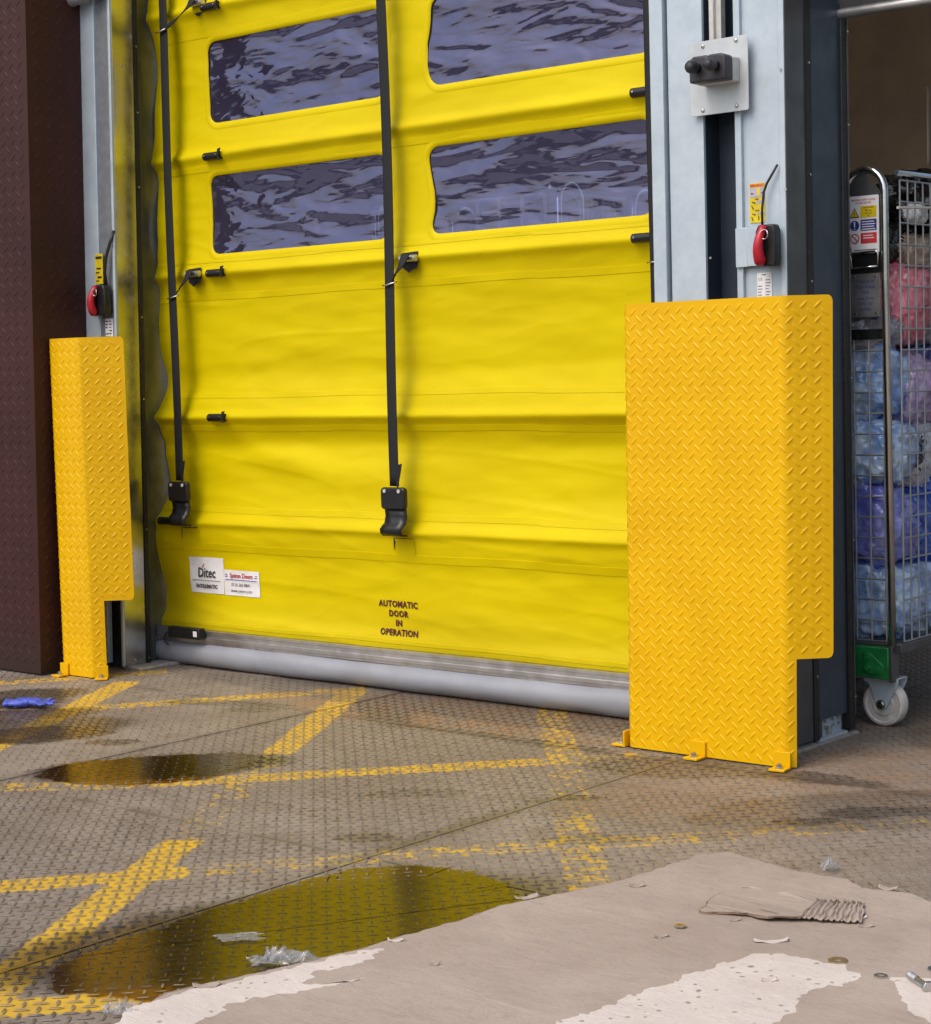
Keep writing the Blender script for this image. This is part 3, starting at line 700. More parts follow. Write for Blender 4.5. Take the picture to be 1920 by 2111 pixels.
build('curtain', MB().grid(cf, NU, NV, holes), M_curt, door, smooth='all', fix=False)
for k, wn in enumerate(WINS):
    x0, x1, z0, z1 = wn
    pane = build('window_pane', MB().grid(lambda u, v: (x0-.014+(x1-x0+.028)*u, -depth(x0-.014+(x1-x0+.028)*u, z0-.014+(z1-z0+.028)*v)+.0035+.004*fbm(u*3, v*2, k), z0-.014+(z1-z0+.028)*v), 60, 20), M_clear, door, smooth='all', fix=False)
    ring = wob_rect(k); n = len(ring); cx, cz = (x0+x1)/2, (z0+z1)/2; mb = MB(); rows = []
    for (off, pr) in ((0, -.001), (.001, .0014), (.021, .0012), (.0235, .0001)):
        row = []
        for i, (x, z) in enumerate(ring):
            a, b = ring[i-1], ring[(i+1) % n]; tx, tz = b[0]-a[0], b[1]-a[1]; L = math.hypot(tx, tz) or 1
            xx, zz = x+tz/L*off, z-tx/L*off; row.append((xx, -depth(xx, zz)-pr, zz))
        rows.append(row)
    for r in rows: mb.v += r
    for r in range(3):
        for i in range(n): mb.f.append((r*n+i, r*n+(i+1) % n, (r+1)*n+(i+1) % n, (r+1)*n+i))
    build('window_border', mb, M_curt, door, smooth='all')
def ribbon(x0, x1, zf, h, pr, n=110):
    """low welded step that follows the curtain"""
    mb = MB(); rows = []
    for (dz, p) in ((-h/2, -.001), (-h/2+.0008, pr), (h/2-.0008, pr), (h/2, -.001)):
        mb.v += [(x0+(x1-x0)*i/n, -depth(x0+(x1-x0)*i/n, zf(x0+(x1-x0)*i/n)+dz)-p, zf(x0+(x1-x0)*i/n)+dz) for i in range(n+1)]
    for r in range(3):
        for i in range(n): a = r*(n+1)+i; mb.f.append((a, a+1, a+n+2, a+n+1))
    return mb
for z, h in ((2.1375, .018), (1.695, .022), (1.268, .022), (1.387, .012), (.935, .018), (.824, .020), (.548, .022), (.418, .026), (.152, .014)):
    x0 = edge(z)+.004
    for (a, b, dz) in ((x0, -1.28, 0), (-1.28, -.42, .0015), (-.42, .10, -.001)):
        build('welded_seam', ribbon(a, b, lambda x: z+dz+.0012*math.sin(x*9), h, .0013, 60), M_curt, door, fix=False)
# rods with black end caps in the curtain cut-outs
def rod_end(x0, x1, z, open_right):
    y = -depth((x0+x1)/2, z)
    o = build('rod_end_cap', MB().cyl((x0, y-.001, z), (x1, y-.001, z), .0135, n=16).sphere((x0, y-.001, z), .0134, 14, 8, (.35, 1, 1)), M_plast, door, smooth=True)
    build('cap_screw', MB().cyl((x0+.010, y-.0135, z+.002), (x0+.010, y-.0165, z+.002), .0032, n=8).cyl((x1-.012, y-.0135, z+.003), (x1-.012, y-.0165, z+.003), .0026, n=8), M_bolt, o)
    if open_right:   # torn mouth of the pocket
        mb = MB(); pts = []
        for (a, b) in ((0, .020), (.012, .022), (.004, .006), (.001, -.006), (.010, -.016), (0, -.017), (-.002, 0)): pts.append((x1-.002+a, z+b))
        build('pocket_mouth', MB().prism(pts, 'Y', y-.0155, y-.010), M_black, door)
for x, z in ((-1.778, 2.2205), (-1.796, 1.733), (-1.803, 1.346), (-1.819, .862)): rod_end(x, x+.078, z, True)
rod_end(-2.098, -1.985, .504, False)
rod_end(-.050, .09, 1.742, False); rod_end(-.054, .09, 1.347, False)
# straps
def strap(xc):
    wd = .0375; y0 = -.052
    s = build('lifting_strap', MB().grid(lambda u, v: (xc-wd/2+wd*u+.004*math.sin(v*5+xc), y0+.0035*math.sin(v*9+xc*3)-.0012*(1 if abs(u-.5) < .26 else 0), .648+2.1*v), 8, 60), M_strap, door, smooth=True, fix=False)
    sol = s.modifiers.new('thick', 'SOLIDIFY'); sol.thickness = .0022
    return s
def loop(xc, z, xr):
    """side loop from the rod to the ring round the strap"""
    mb = MB(); zr = z-.075
    A = Vector((xr, -.043, z+.013)); B = Vector((xc+.004, -.056, zr))
    mb.grid(lambda u, v: (A.x+(B.x-A.x)*v**1.6 + (u-.5)*.034*(1-.55*v), A.y+(B.y-A.y)*v-.006*math.sin(v*PI), A.z+(B.z-A.z)*v**.8 + (u-.5)*.026*v), 4, 14)
    o = build('strap_loop', mb, M_strap, door, smooth=True, fix=False); so_ = o.modifiers.new('thick', 'SOLIDIFY'); so_.thickness = .003
    build('strap_ring', MB().tube([(xc-.024, -.050, zr-.004), (xc-.022, -.058, zr-.004), (xc, -.0605, zr-.002), (xc+.024, -.058, zr+.003), (xc+.030, -.048, zr+.006)], .0024, 7), M_bolt, door, smooth='all')
    build('rod', MB().cyl((xr-.035, -.028, z), (xr+.03, -.028, z), .0105, n=12), M_alu, door, smooth=True)
    build('pocket_cutout', MB().prism([(xr-.036, z+.018), (xr+.028, z+.021), (xr+.031, z-.004), (xr+.022, z-.030), (xr+.004, z-.034), (xr-.012, z-.042), (xr-.036, z-.026)], 'Y', -depth(xr, z)-.001, -depth(xr, z)+.001), M_black, door)
def buckle(xc, zc=.610, ztop=.646):
    y = -.058
    o = build('strap_buckle', MB().prism(rrect(xc-.050, xc+.050, .577, .645, .012, 4), 'Y', y-.012, y+.006), M_plast, door, bevel=.005)
    build('buckle_rivet', MB().cyl((xc-.031, y-.012, .634), (xc-.031, y-.0145, .634), .006, n=10).cyl((xc+.028, y-.012, .634), (xc+.028, y-.0145, .634), .006, n=10), M_grey, o)
    mb = MB(); path = [(.582, y-.002), (.556, y+.002), (.535, y-.004), (.528, y-.014), (.516, y-.020), (.503, y-.018), (.494, y-.008), (.492, y+.012)]
    mb.grid(lambda u, v: (xc-.043+.086*u + (-.006 if v > .45 else 0), path[min(7, int(v*7+.001))][1], path[min(7, int(v*7+.001))][0]), 3, 7)
    q = build('buckle_tongue', mb, M_plast, door, smooth='all', fix=False); sm = q.modifiers.new('thick', 'SOLIDIFY'); sm.thickness = .006; sm.offset = 1
    build('strap_tail', MB().grid(lambda u, v: (xc+.012+.024*u*(.3+v*.8)+.004*v, y-.003-.006*v, .645+.068*v+(.006*u if v > .9 else 0)), 2, 6), M_strap, door, fix=False)
    build('pocket_slot', MB().prism([(xc-.05, .50), (xc+.036, .50), (xc+.034, .484), (xc+.026, .480), (xc-.036, .478), (xc-.045, .462), (xc-.048, .446)], 'Y', -depth(xc, .48)-.0012, -depth(xc, .48)+.001), M_black, door)
    build('pocket_flap', MB().grid(lambda u, v: (xc-.042+.078*u, -depth(xc-.042+.078*u, .430+.052*v)-.0016-.002*v, .430+.052*v), 4, 6), M_curt, door, smooth='all', fix=False)
for xc in (-1.951, -.948, .034): strap(xc)
loop(-1.957, 2.240, -1.80+.0); loop(-1.951, 1.348, -1.868); loop(-.948, 1.342, -.885)
build('strap_ring', MB().tube([(.010, -.052, 1.276), (.034, -.060, 1.277), (.062, -.052, 1.279)], .0024, 7), M_bolt, door, smooth='all')
buckle(-1.946); buckle(-.946)
# bottom rail and sealing tube
build('bottom_rail', MB().prism([(-.018, .130), (-.026, .1295), (-.026, .121), (-.023, .119), (-.023, .107), (-.027, .105), (-.027, .094), (-.022, .092), (-.022, .084), (.02, .084), (.02, .130)], 'X', -2.188, .105), M_alu, door)
def tubef(u, v):
    x = -2.183+2.288*u; a = -PI*.5 + v*2*PI
    dent = .006*fbm(x*3, math.cos(a), 2.) - .010*math.exp(-((x+1.95)/.05)**2)*max(0, math.cos(a-PI))
    return (x, .000 + (.046+dent)*math.cos(a), max(.0015, .044 + (.0435+dent*.5)*math.sin(a)))
build('bottom_seal', MB().grid(tubef, 120, 28), M_vinyl, door, smooth='all')
build('rail_end_plate', MB().box(-2.172, -2.05, -.030, -.027, .094, .134), simple('rail_end_grey', (.16, .165, .175), .5), door)
sn = build('sensor_box', MB().box(-2.04, -1.878, -.058, -.0275, .102, .140), M_plast, door, bevel=.004)
build('sensor_label', MB().box(-1.907, -1.888, -.0592, -.0582, .112, .131), M_paper, sn)
build('sensor_cable', MB().tube([(-2.04, -.045, .118), (-2.058, -.05, .114), (-2.066, -.052, .098), (-2.06, -.054, .082), (-2.046, -.052, .074)], .0035, 7), M_cable, sn, smooth='all')
def on_door(mb, xc, zc, off, tilt=0.0):
    c, s_ = math.cos(tilt), math.sin(tilt)
    def f(x, y, z):
        xx, zz = xc+x*c-y*s_, zc+x*s_+y*c; return (xx, -depth(xx, zz)-off, zz)
    return mb.xf(f)
for body, z in (('AUTOMATIC', .2665), ('DOOR', .2365), ('IN', .2065), ('OPERATION', .1765)):
    build('lettering', on_door(text_mb(body, .0275, sx=.98 if len(body) > 4 else .95, bold=.0010, spacing=1.1), -.999, z-.003, .0025), M_maroon, door, fix=False)
s1 = build('maker_sticker', MB().grid(lambda u, v: (-1.980+.170*u+.002*v, -depth(-1.98+.17*u, .257+.124*v)-.0018-.0012*math.sin(u*9+v*5), .257+.124*v), 12, 8), M_paper, door, fix=False)
s2 = build('installer_sticker', MB().grid(lambda u, v: (-1.806+.175*u, -depth(-1.806+.175*u, .256+.087*v)-.0024, .256+.087*v), 12, 8), M_paper, door, fix=False)
build('sticker_print', on_door(text_mb('Ditec', .046, sx=.88, bold=.0009), -1.893, .3125, .0045), M_ink, s1, fix=False)
build('sticker_print', on_door(MB().prism([(-.002, 0), (.004, 0), (.011, .017), (.006, .012)], 'Z', 0, .0003), -1.915, .345, .005), M_inkred, s1)
build('sticker_print', on_door(text_mb('ENTRE/MATIC', .0185, sx=.95, bold=.0006), -1.895, .2745, .0045), M_ink, s1, fix=False)
build('sticker_print', on_door(MB().prism([(-.072, 0), (.072, 0), (.072, .0016), (-.072, .0016)], 'Z', 0, .0003), -1.895, .300, .005), M_ink, s1)
build('sticker_print', on_door(text_mb('Syston Doors', .0225, sx=.92, bold=.0005), -1.719, .3175, .0045), M_inkred, s2, fix=False)
b = MB()
for (xa, xb, z) in ((-.078, .078, -.006), (-.080, -.068, .004), (.066, .08, .004), (-.080, -.068, .011), (.070, .08, .011)): b.prism([(xa, z), (xb, z), (xb, z+.0022), (xa, z+.0022)], 'Z', 0, .0003)
build('sticker_print', on_door(b, -1.719, .3155, .005), M_inkblue, s2)
build('sticker_print', on_door(text_mb('0116 260 8841', .0165, sx=.95), -1.722, .2885, .0045), M_ink, s2, fix=False)
build('sticker_print', on_door(text_mb('www.syston.com', .0165, sx=.93), -1.720, .2680, .0045), M_ink, s2, fix=False)

# ================================================================== YELLOW TREAD-PLATE GUARDS
def fold(path_pts):
    """piecewise path with arcs -> function of arc length giving (x, y, nx, ny)"""
    segs = []; s = 0
    for sg in path_pts:
        L = sg[-1]; segs.append((s, s+L, sg)); s += L
    def f(U):
        U = np.asarray(U, float); X = np.zeros_like(U); Y = np.zeros_like(U); NX = np.zeros_like(U); NY = np.zeros_like(U)
        for i, (a, b, sg) in enumerate(segs):
            m = (U >= a if i else U > -9) & (U < b if i < len(segs)-1 else U < 99); t = U-a
            if sg[0] == 'line':
                _, x, y, dx, dy, L = sg; X[m] = x+dx*t[m]; Y[m] = y+dy*t[m]; NX[m] = dy; NY[m] = -dx
            else:
                _, cx, cy, r, a0, L = sg; an = a0+t[m]/r; X[m] = cx+r*np.cos(an); Y[m] = cy+r*np.sin(an); NX[m] = np.cos(an); NY[m] = np.sin(an)
        return X, Y, NX, NY
    return f, s
def guard(name, xl, xr, yf, back_l, back_r, ztop, notch_z, notch_keep, r, label, lean=0.0, off=(0, 0)):
    t = thing(name, ((xl+xr)/2, yf, 0), label, 'guard')
    q = PI/2*r
    BE = math.radians(45); tb = r*math.tan(BE/2); q2 = r*BE
    LL, LF, LR = back_l-r, xr-xl-r-tb, back_r-tb
    f, S = fold([('line', xl, yf+back_l, 0, -1, LL), ('arc', xl+r, yf+r, r, PI, q), ('line', xl+r, yf, 1, 0, LF), ('arc', xr-tb, yf+r, r, 1.5*PI, q2),
                 ('line', xr-tb+r*math.sin(BE), yf+r-r*math.cos(BE), math.cos(BE), math.sin(BE), LR)])
    sk = LL+q+LF+q2+notch_keep-tb                        # below the notch the right flange is cut back to here
    cr = .014
    def zmin(u): 
        if u > sk: 
            e = S-u; return notch_z + (cr-math.sqrt(max(0, cr*cr-(cr-e)**2)) if e < cr else 0)
        return .004
    def zmax(u):
        for e in (S-u, u):
            if e < cr: return ztop-(cr-math.sqrt(max(0, cr*cr-(cr-e)**2)))
        return ztop
    us = sorted(set(list(np.linspace(0, cr, 5)) + list(np.linspace(LL, LL+q, 9)) + [LL+q+LF*i/6 for i in range(7)] + list(np.linspace(LL+q+LF, LL+q+LF+q2, 9)) + [sk-1e-5, sk+1e-5] + list(np.linspace(S-cr, S, 6)) + [LL*.5]))
    th = .004; mb = MB(); n = len(us)
    for o in (0.0, -th):
        X, Y, NX, NY = f(np.array(us))
        for i, u in enumerate(us):
            for z in (zmin(u), notch_z+.02 if u <= sk else max(zmin(u), notch_z+.02), zmax(u)): mb.v.append((X[i]+NX[i]*o+lean*z, Y[i]+NY[i]*o, z))
    m3 = n*3
    for i in range(n-1):
        for k in range(2):
            a, b = i*3+k, (i+1)*3+k
            mb.f.append((a, b, b+1, a+1)); mb.f.append((m3+a+1, m3+b+1, m3+b, m3+a))
        mb.f.append((i*3+2, (i+1)*3+2, m3+(i+1)*3+2, m3+i*3+2)); mb.f.append((m3+i*3, m3+(i+1)*3, (i+1)*3, i*3))
    for i in (0, n-1):
        for k in range(2): mb.f.append((i*3+k, i*3+k+1, m3+i*3+k+1, m3+i*3+k))
    build('plate', mb, M_guard, t, smooth=True)
    items = []
    for (u, v, s) in lattice(.02, S-.006, .012, ztop-.010, .0350, .0365, off[0], off[1]):
        if u > sk-.008 and v < notch_z+.012: continue
        if u > LL-.02: items.append((u, v, s))
    def mp(U, V, H):
        X, Y, NX, NY = f(U); return X+NX*H+lean*V, Y+NY*H, V
    treads_mesh('raised_treads', items, mp, M_guard, t, 1.0, False, .82)
    return t
def foot(t, x, y, ang, mir=1):
    """small bent foot bracket with an anchor bolt; ang 0 sticks out towards -Y"""
    R = Matrix.Rotation(ang, 3, 'Z'); O = Vector((x, y, 0))
    def T(p): q = R@Vector(p); return (O.x+q.x, O.y+q.y, q.z)
    mb = MB().box(-.021, .021, -.045, -.002, .0015, .0075).box(-.021, .021, -.0075, -.002, .0076, .044)
    o = build('foot_bracket', mb.xf(lambda a, b, c: T((a, b, c))), M_guard, t, bevel=.0012)
    b = MB().cyl((0, -.026, .0075), (0, -.026, .0095), .0105, n=16).cyl((0, -.026, .0095), (0, -.026, .0165), .0075, n=6).cyl((0, -.026, .0165), (0, -.026, .019), .0045, n=10)
    build('anchor_bolt', b.xf(lambda a, b_, c: T((a, b_, c))), M_bolt, o)
g = guard('tread_plate_guard', .114, .596, -.345, .12, .120, 1.156, .272, .028, .030, 'tall yellow tread plate guard in front of the right column', .012, (.006, .002))
foot(g, .345, -.345, 0); foot(g, .590, -.345, .12); foot(g, .114, -.325, -PI/2)
g = guard('tread_plate_guard', -2.219, -2.052, -.383, .10, .150, 1.142, .262, .050, .024, 'narrow yellow tread plate guard beside the brown cladding', .0, (.0, .008))
foot(g, -2.194, -.383, 0); foot(g, -2.026, -.361, PI/4)

# ================================================================== LAUNDRY CAGES
def cage(label, R=.0026, ku=1, kz=1, fittings=True, wm=None):
    wm = wm or M_cagew
    t = thing('laundry_cage', (.33, .25, 0), label, 'trolley', 'wire laundry cages')
    X0, X1, Y0, Y1 = .045, .590, .262, .98; z0, z1 = .236, 1.492
    def arch(xa, xb, y):
        r = (xb-xa)/2; xm = (xa+xb)/2; zt = 1.503
        return [(xa-.004, y, .222), (xa, y, 1.2)] + [(xm-r*math.cos(a), y, zt-r+r*math.sin(a)*1.05-.004) for a in np.linspace(0, PI, 13)] + [(xb, y, 1.2), (xb+.010, y, .222)]
    for xa, xb in ((.451, .566), (.07, .18)):
        build('arch_tube', MB().tube(arch(xa, xb, .25), .0105, 12), M_chrome, t, smooth='all')
        build('arch_tube', MB().tube(arch(xa, xb, Y1+.01), .0105, 12), M_chrome, t, smooth='all')
    # mesh wires
    def wires(fn_pt, ulist, vlist, name):
        for u in ulist: build(name, MB().tube([fn_pt(u, vlist[0]), fn_pt(u, vlist[-1])], R, 5), wm, t)
        for v in vlist: build(name, MB().tube([fn_pt(ulist[0], v), fn_pt(ulist[-1], v)], R, 5), wm, t)
    zl = [z0+.056*i for i in range(23)]
    wires(lambda u, v: (X1+.008, u, v), [Y0+.012+.0438*ku*i for i in range(16//ku+1)], zl[22 % kz::kz], 'mesh_wire')
    wires(lambda u, v: (X0-.008, u, v), [Y0+.012+.0876*i for i in range(9)], zl[22 % kz::max(2, kz)], 'mesh_wire')
    wires(lambda u, v: (u, .255, v), [.468, .5125, .556], [z0+.056*i for i in range(16)], 'mesh_wire')
    wires(lambda u, v: (u, Y1, v), [X0+.06*i for i in range(10)], zl[::2], 'mesh_wire')
    wires(lambda u, v: (u, .255, v), [.19+.055*i for i in range(5)], zl[::2], 'mesh_wire')
    build('end_rod', MB().tube([(.438, .252, .222), (.440, .252, 1.38)], .0045, 8), M_chrome, t, smooth=True)
    build('top_rail', MB().tube([(X1+.008, Y0-.006, 1.487), (X1+.008, Y1, 1.487)], .0075, 8).tube([(X0-.008, Y0-.006, 1.487), (X0-.008, Y1, 1.487)], .0075, 8), M_chrome, t, smooth=True)
    build('cross_strap', MB().tube([(X1+.008, Y0, 1.395), (X1+.008, Y1*.5, 1.405)], .004, 6), M_white, t)
    # base
    build('base_frame', MB().box(X0-.01, X1+.012, .252, Y1+.01, .205, .232), M_dgrey, t, bevel=.003)
    bp_ = build('bumper', MB().prism([(.35, .222), (.572, .222), (.572, .134), (.47, .140), (.44, .152), (.35, .152)], 'Y', .232, .2515), M_green, t, bevel=.003)
    build('bumper', MB().prism([(.06, .222), (.28, .222), (.28, .152), (.20, .152), (.17, .140), (.06, .134)], 'Y', .232, .2515), M_green, t, bevel=.003)
    b = MB()
    for x, z in ((.513, .192), (.513, .165), (.543, .165)): b.cyl((x, .232, z), (x, .2205, z), .0075, n=6)
    build('bumper_bolt', b, M_green, bp_)
    build('bumper_gusset', MB().prism([(.500, .148), (.556, .148), (.560, .172), (.520, .205), (.500, .205)], 'Y', .228, .2318), M_green, bp_, bevel=.002)
    build('bumper_slot', MB().box(.432, .452, .2300, .2325, .168, .208), simple('dark_green_recess', (.006, .07, .02), .5), bp_)
    build('corner_post', MB().box(.5722, .5815, .236, .275, .128, .226), M_dgrey, t, bevel=.002)
    # castors
    for cx, cy in ((.527, .285), (.10, .285), (.527, .93), (.10, .93)):
        c = build('castor_fork', MB().prism([(cx-.045, .132), (cx+.060, .132), (cx+.058, .120), (cx+.022, .052), (cx-.004, .052), (cx-.030, .118), (cx-.045, .122)], 'Y', cy-.026, cy-.022)
                  .prism([(cx-.045, .132), (cx+.060, .132), (cx+.058, .120), (cx+.022, .052), (cx-.004, .052), (cx-.030, .118), (cx-.045, .122)], 'Y', cy+.022, cy+.026).box(cx-.045, cx+.060, cy-.026, cy+.026, .1322, .136), M_galv, t, bevel=.001)
        mb = MB(); wx = cx+.008; wz = .0615
        prof = [(-.017, .012), (-.019, .030), (-.0155, .034), (-.0155, .048), (-.019, .052), (-.017, .059), (-.012, .0615), (.012, .0615), (.017, .059), (.019, .052), (.0155, .048), (.0155, .034), (.019, .030), (.017, .012)]
        n = 32
        for (y, r) in prof:
            for i in range(n): a = 2*PI*i/n; mb.v.append((wx+r*math.cos(a), cy+y, wz+r*math.sin(a)))
        for k in range(len(prof)-1):
            for i in range(n): mb.f.append((k*n+i, k*n+(i+1) % n, (k+1)*n+(i+1) % n, (k+1)*n+i))
        build('castor_wheel', mb, M_white, c, smooth=True)
        build('axle_bolt', MB().cyl((wx, cy-.034, wz), (wx, cy+.034, wz), .009, n=6).cyl((wx, cy-.030, wz), (wx, cy+.030, wz), .013, n=14), M_bolt, c)
    if not fittings: return t
    sg = build('safety_notice', MB().prism(rrect(.4625, .5520, 1.280, 1.4325, .004, 3), 'Y', .2445, .2475), M_paper, t)
    yy = .2442
    def sp(x0, x1, z0, z1, m): build('notice_panel', MB().box(x0, x1, yy-.0006, yy-.0001, z0, z1), m, sg)
    sp(.498, .5455, 1.3745, 1.4050, M_signyel); sp(.498, .5455, 1.3395, 1.3695, M_inkblue); sp(.498, .5455, 1.3060, 1.3340, simple('notice_red', (.55, .04, .05), .5))
    build('notice_symbol', MB().prism([(.4665, 1.3755), (.4945, 1.3755), (.4805, 1.4015)], 'Y', yy-.0006, yy-.0001), M_ink, sg)
    build('notice_symbol', MB().prism([(.4700, 1.3778), (.4910, 1.3778), (.4805, 1.3972)], 'Y', yy-.0010, yy-.0007), M_signyel, sg)
    build('notice_symbol', MB().cyl((.4805, yy-.0001, 1.3545), (.4805, yy-.0006, 1.3545), .0135, n=24), M_inkblue, sg)
    ex = MB()
    ex.prism([(.4790, 1.3895), (.4820, 1.3895), (.4814, 1.3830), (.4796, 1.3830)], 'Y', yy-.0014, yy-.0011).box(.4795, .4815, yy-.0014, yy-.0011, 1.3798, 1.3815)
    build('notice_symbol', ex, M_ink, sg)
    ex = MB(); ex.prism([(.4780, 1.3650), (.4830, 1.3650), (.4818, 1.3500), (.4792, 1.3500)], 'Y', yy-.0011, yy-.0008).box(.4790, .4820, yy-.0011, yy-.0008, 1.3440, 1.3470)
    build('notice_symbol', ex, M_paper, sg)
    build('notice_symbol', MB().tube([(.4812+.012*math.cos(a), yy-.0006, 1.3200+.012*math.sin(a)) for a in np.linspace(0, 2*PI, 25)[:-1]], .0012, 5, True).tube([(.4727, yy-.0006, 1.3285), (.4897, yy-.0006, 1.3115)], .0012, 5), M_inkred, sg)
    def tx(body, size, x, z, m, sx=1.0): build('notice_lettering', text_mb(body, size, sx=sx, bold=.0001).xf(lambda a, b, c: (x+a, yy-.0009, z+b)), m, sg, fix=False)
    tx('IMPORTANT SAFETY NOTICE', .0062, .507, 1.4195, M_inkred, .88); tx('DO NOT IGNORE', .0062, .507, 1.4115, M_inkred, .9)
    for i, s_ in enumerate(('WARNING', 'Moving', 'load can', 'tip')): tx(s_, .0062, .5218, 1.3985-.0072*i, M_ink)
    for i in range(4): build('notice_lettering', MB().box(.502, .5415-.003*(i % 2), yy-.0010, yy-.0007, 1.3425+.0066*i, 1.3448+.0066*i), M_paper, sg)
    for i in range(2): build('notice_lettering', MB().box(.506, .538-.004*i, yy-.0010, yy-.0007, 1.3190+.0066*i, 1.3212+.0066*i), M_paper, sg)
    build('notice_lettering', MB().box(.478, .545, yy-.0009, yy-.0003, 1.2885, 1.2900).box(.4675, .4700, yy-.0009, yy-.0003, 1.2850, 1.2985), M_ink, sg)
    build('end_panel', MB().prism([(.461, 1.432), (.554, 1.432), (.5545, 1.442), (.512, 1.492), (.498, 1.493), (.474, 1.476), (.461, 1.452)], 'Y', .2478, .2500), M_dgrey, t)
    build('latch_plate', MB().box(.462, .556, .2476, .2500, 1.228, 1.2795), M_plast, t)
    build('latch_handle', MB().tube([(.472, .243, 1.242), (.470, .238, 1.276), (.474, .238, 1.281), (.546, .238, 1.284), (.551, .238, 1.279), (.548, .243, 1.244)], .0032, 7).tube([(.472, .243, 1.242), (.548, .243, 1.244)], .0026, 7), M_chrome, t, smooth='all')
    npl = build('name_plate', MB().box(.4660, .5515, .2445, .2480, 1.1105, 1.2260), M_alu, t)
    b = MB()
    for x, z in ((.477, 1.217), (.540, 1.217), (.479, 1.120), (.542, 1.120)): b.cyl((x, .2445, z), (x, .2425, z), .0028, n=8)
    build('plate_rivet', b, M_bolt, npl)
    for i, s_ in enumerate(('Property of', 'Moor House', 'NHS', 'Linen Store', '1070 2.02', 'AH943')):
        build('plate_lettering', text_mb(s_, .0125, sx=.88).xf(lambda a, b_, c: (.5095+a, .2441, 1.2015-.0150*i+b_)), M_inkblue, npl, fix=False)
    build('hook_bar', MB().box(.462, .556, .2476, .2515, 1.050, 1.078), M_chrome, t)
    return t
cg = cage('wire laundry cage full of coloured bags beside the right column')
cg2 = cage('empty wire laundry cage seen through the lower right door window', .0055, 2, 11, False, M_wire)
cg2.location = (-.455, .425, 0); cg2.rotation_euler = (0, 0, PI/2); cg2.scale = (1, 1, 1.03)

# laundry bags inside the cage
def bag(c, s, mat, label, seed, amp=.16, name='laundry_bag'):
    bm = bmesh.new(); bmesh.ops.create_icosphere(bm, subdivisions=5, radius=1.0)
    for v in bm.verts:
        p = v.co.copy(); q = Vector((abs(p.x)**.75*math.copysign(1, p.x), abs(p.y)**.75*math.copysign(1, p.y), abs(p.z)**.8*math.copysign(1, p.z)))
        n1 = fbm(p.x*1.6+seed*7.3, p.y*1.6, p.z*1.6+seed, 3)
        rdg = 1-abs(noise.noise(Vector((p.x*3.2+seed*3, p.y*3.2, p.z*3.2+seed*5))))*2
        rd2 = 1-abs(noise.noise(Vector((p.x*7+seed*9, p.y*7, p.z*6+seed*2))))*2
        k = 1+amp*n1+.10*max(0, rdg)**3+.06*max(0, rd2)**3 - .04
        v.co = Vector((q.x*s[0]*k, q.y*s[1]*k, q.z*s[2]*k))
    zmin = min(v.co.z for v in bm.verts)
    me = bpy.data.meshes.new(name); bm.to_mesh(me); bm.free(); me.materials.append(mat); me.shade_smooth()
    o = bpy.data.objects.new(name, me); COL.objects.link(o); o.location = c; o['label'] = label; o['category'] = 'bag'; o['group'] = 'laundry bags in the wire cage'
    ORG[o.name] = Vector(c)
    return o
B_lb = bag_mat('pale_blue_film', (.17, .33, .70), (.46, .62, .88)); B_db = bag_mat('deep_blue_film', (.025, .09, .52), (.08, .22, .74))
B_vi = bag_mat('violet_film', (.09, .12, .50), (.26, .30, .72)); B_la = bag_mat('lavender_film', (.40, .32, .62), (.62, .50, .78))
B_pk = bag_mat('pink_film', (0.650, 0.143, 0.208), (0.806, 0.286, 0.364)); B_wh = bag_mat('white_film', (.60, .66, .76), (.80, .84, .90))
B_bk = bag_mat('black_film', (.008, .009, .011), (.014, .015, .018)); B_tn = bag_mat('tan_film', (0.286, 0.221, 0.169), (0.416, 0.338, 0.260)); B_gr = bag_mat('grey_film', (0.240, 0.255, 0.315), (0.390, 0.405, 0.495))
BAGS = [((.43, .36, .325), (.15, .085, .115), B_lb, 'crumpled pale blue bag at the bottom front of the cage'), ((.45, .60, .33), (.15, .14, .12), B_lb, 'pale blue laundry bag at the bottom side of the cage'), ((.42, .84, .35), (.16, .12, .13), B_db, 'deep blue laundry bag at the bottom back of the cage'),
        ((.43, .36, .545), (.15, .09, .125), B_vi, 'blue violet laundry bag in the front middle of the cage'), ((.46, .55, .55), (.13, .12, .13), B_db, 'deep blue bag against the side mesh of the cage'), ((.44, .78, .56), (.15, .13, .12), B_lb, 'pale blue bag behind the deep blue bag'),
        ((.43, .36, .745), (.15, .09, .10), B_lb, 'pale blue bag above the violet bag at the front'), ((.465, .475, .735), (.112, .125, .105), B_wh, 'white laundry bag with black printed letters'), ((.42, .82, .75), (.15, .12, .11), B_la, 'lavender bag at the far back below the pink bag'),
        ((.41, .35, .935), (.15, .08, .12), B_lb, 'pale blue bag level with the hook bar of the cage'), ((.46, .47, .905), (.13, .11, .11), B_la, 'lavender bag pressed against the side mesh'), ((.46, .72, .93), (.135, .13, .12), B_vi, 'violet bag in the upper side of the cage'),
        ((.42, .34, 1.075), (.13, .07, .06), B_gr, 'grey film bag behind the name plate'), ((.48, .44, 1.145), (.105, .10, .115), B_pk, 'pink laundry bag in the upper part of the cage'), ((.44, .66, 1.13), (.14, .11, .11), B_gr, 'grey film bag beside the pink bag'),
        ((.48, .52, 1.285), (.10, .12, .055), B_tn, 'tan cloth bundle under the black bag'), ((.40, .40, 1.30), (.12, .09, .09), B_bk, 'small black bag behind the safety notice'), ((.45, .74, 1.43), (.13, .20, .105), B_bk, 'large black bag heaped on top of the cage'), ((.545, .465, 1.392), (.032, .03, .028), B_wh, 'small white cloth end beside the black bag')]
bag_objs = [bag(c, s, m, l, i+1) for i, (c, s, m, l) in enumerate(BAGS)]
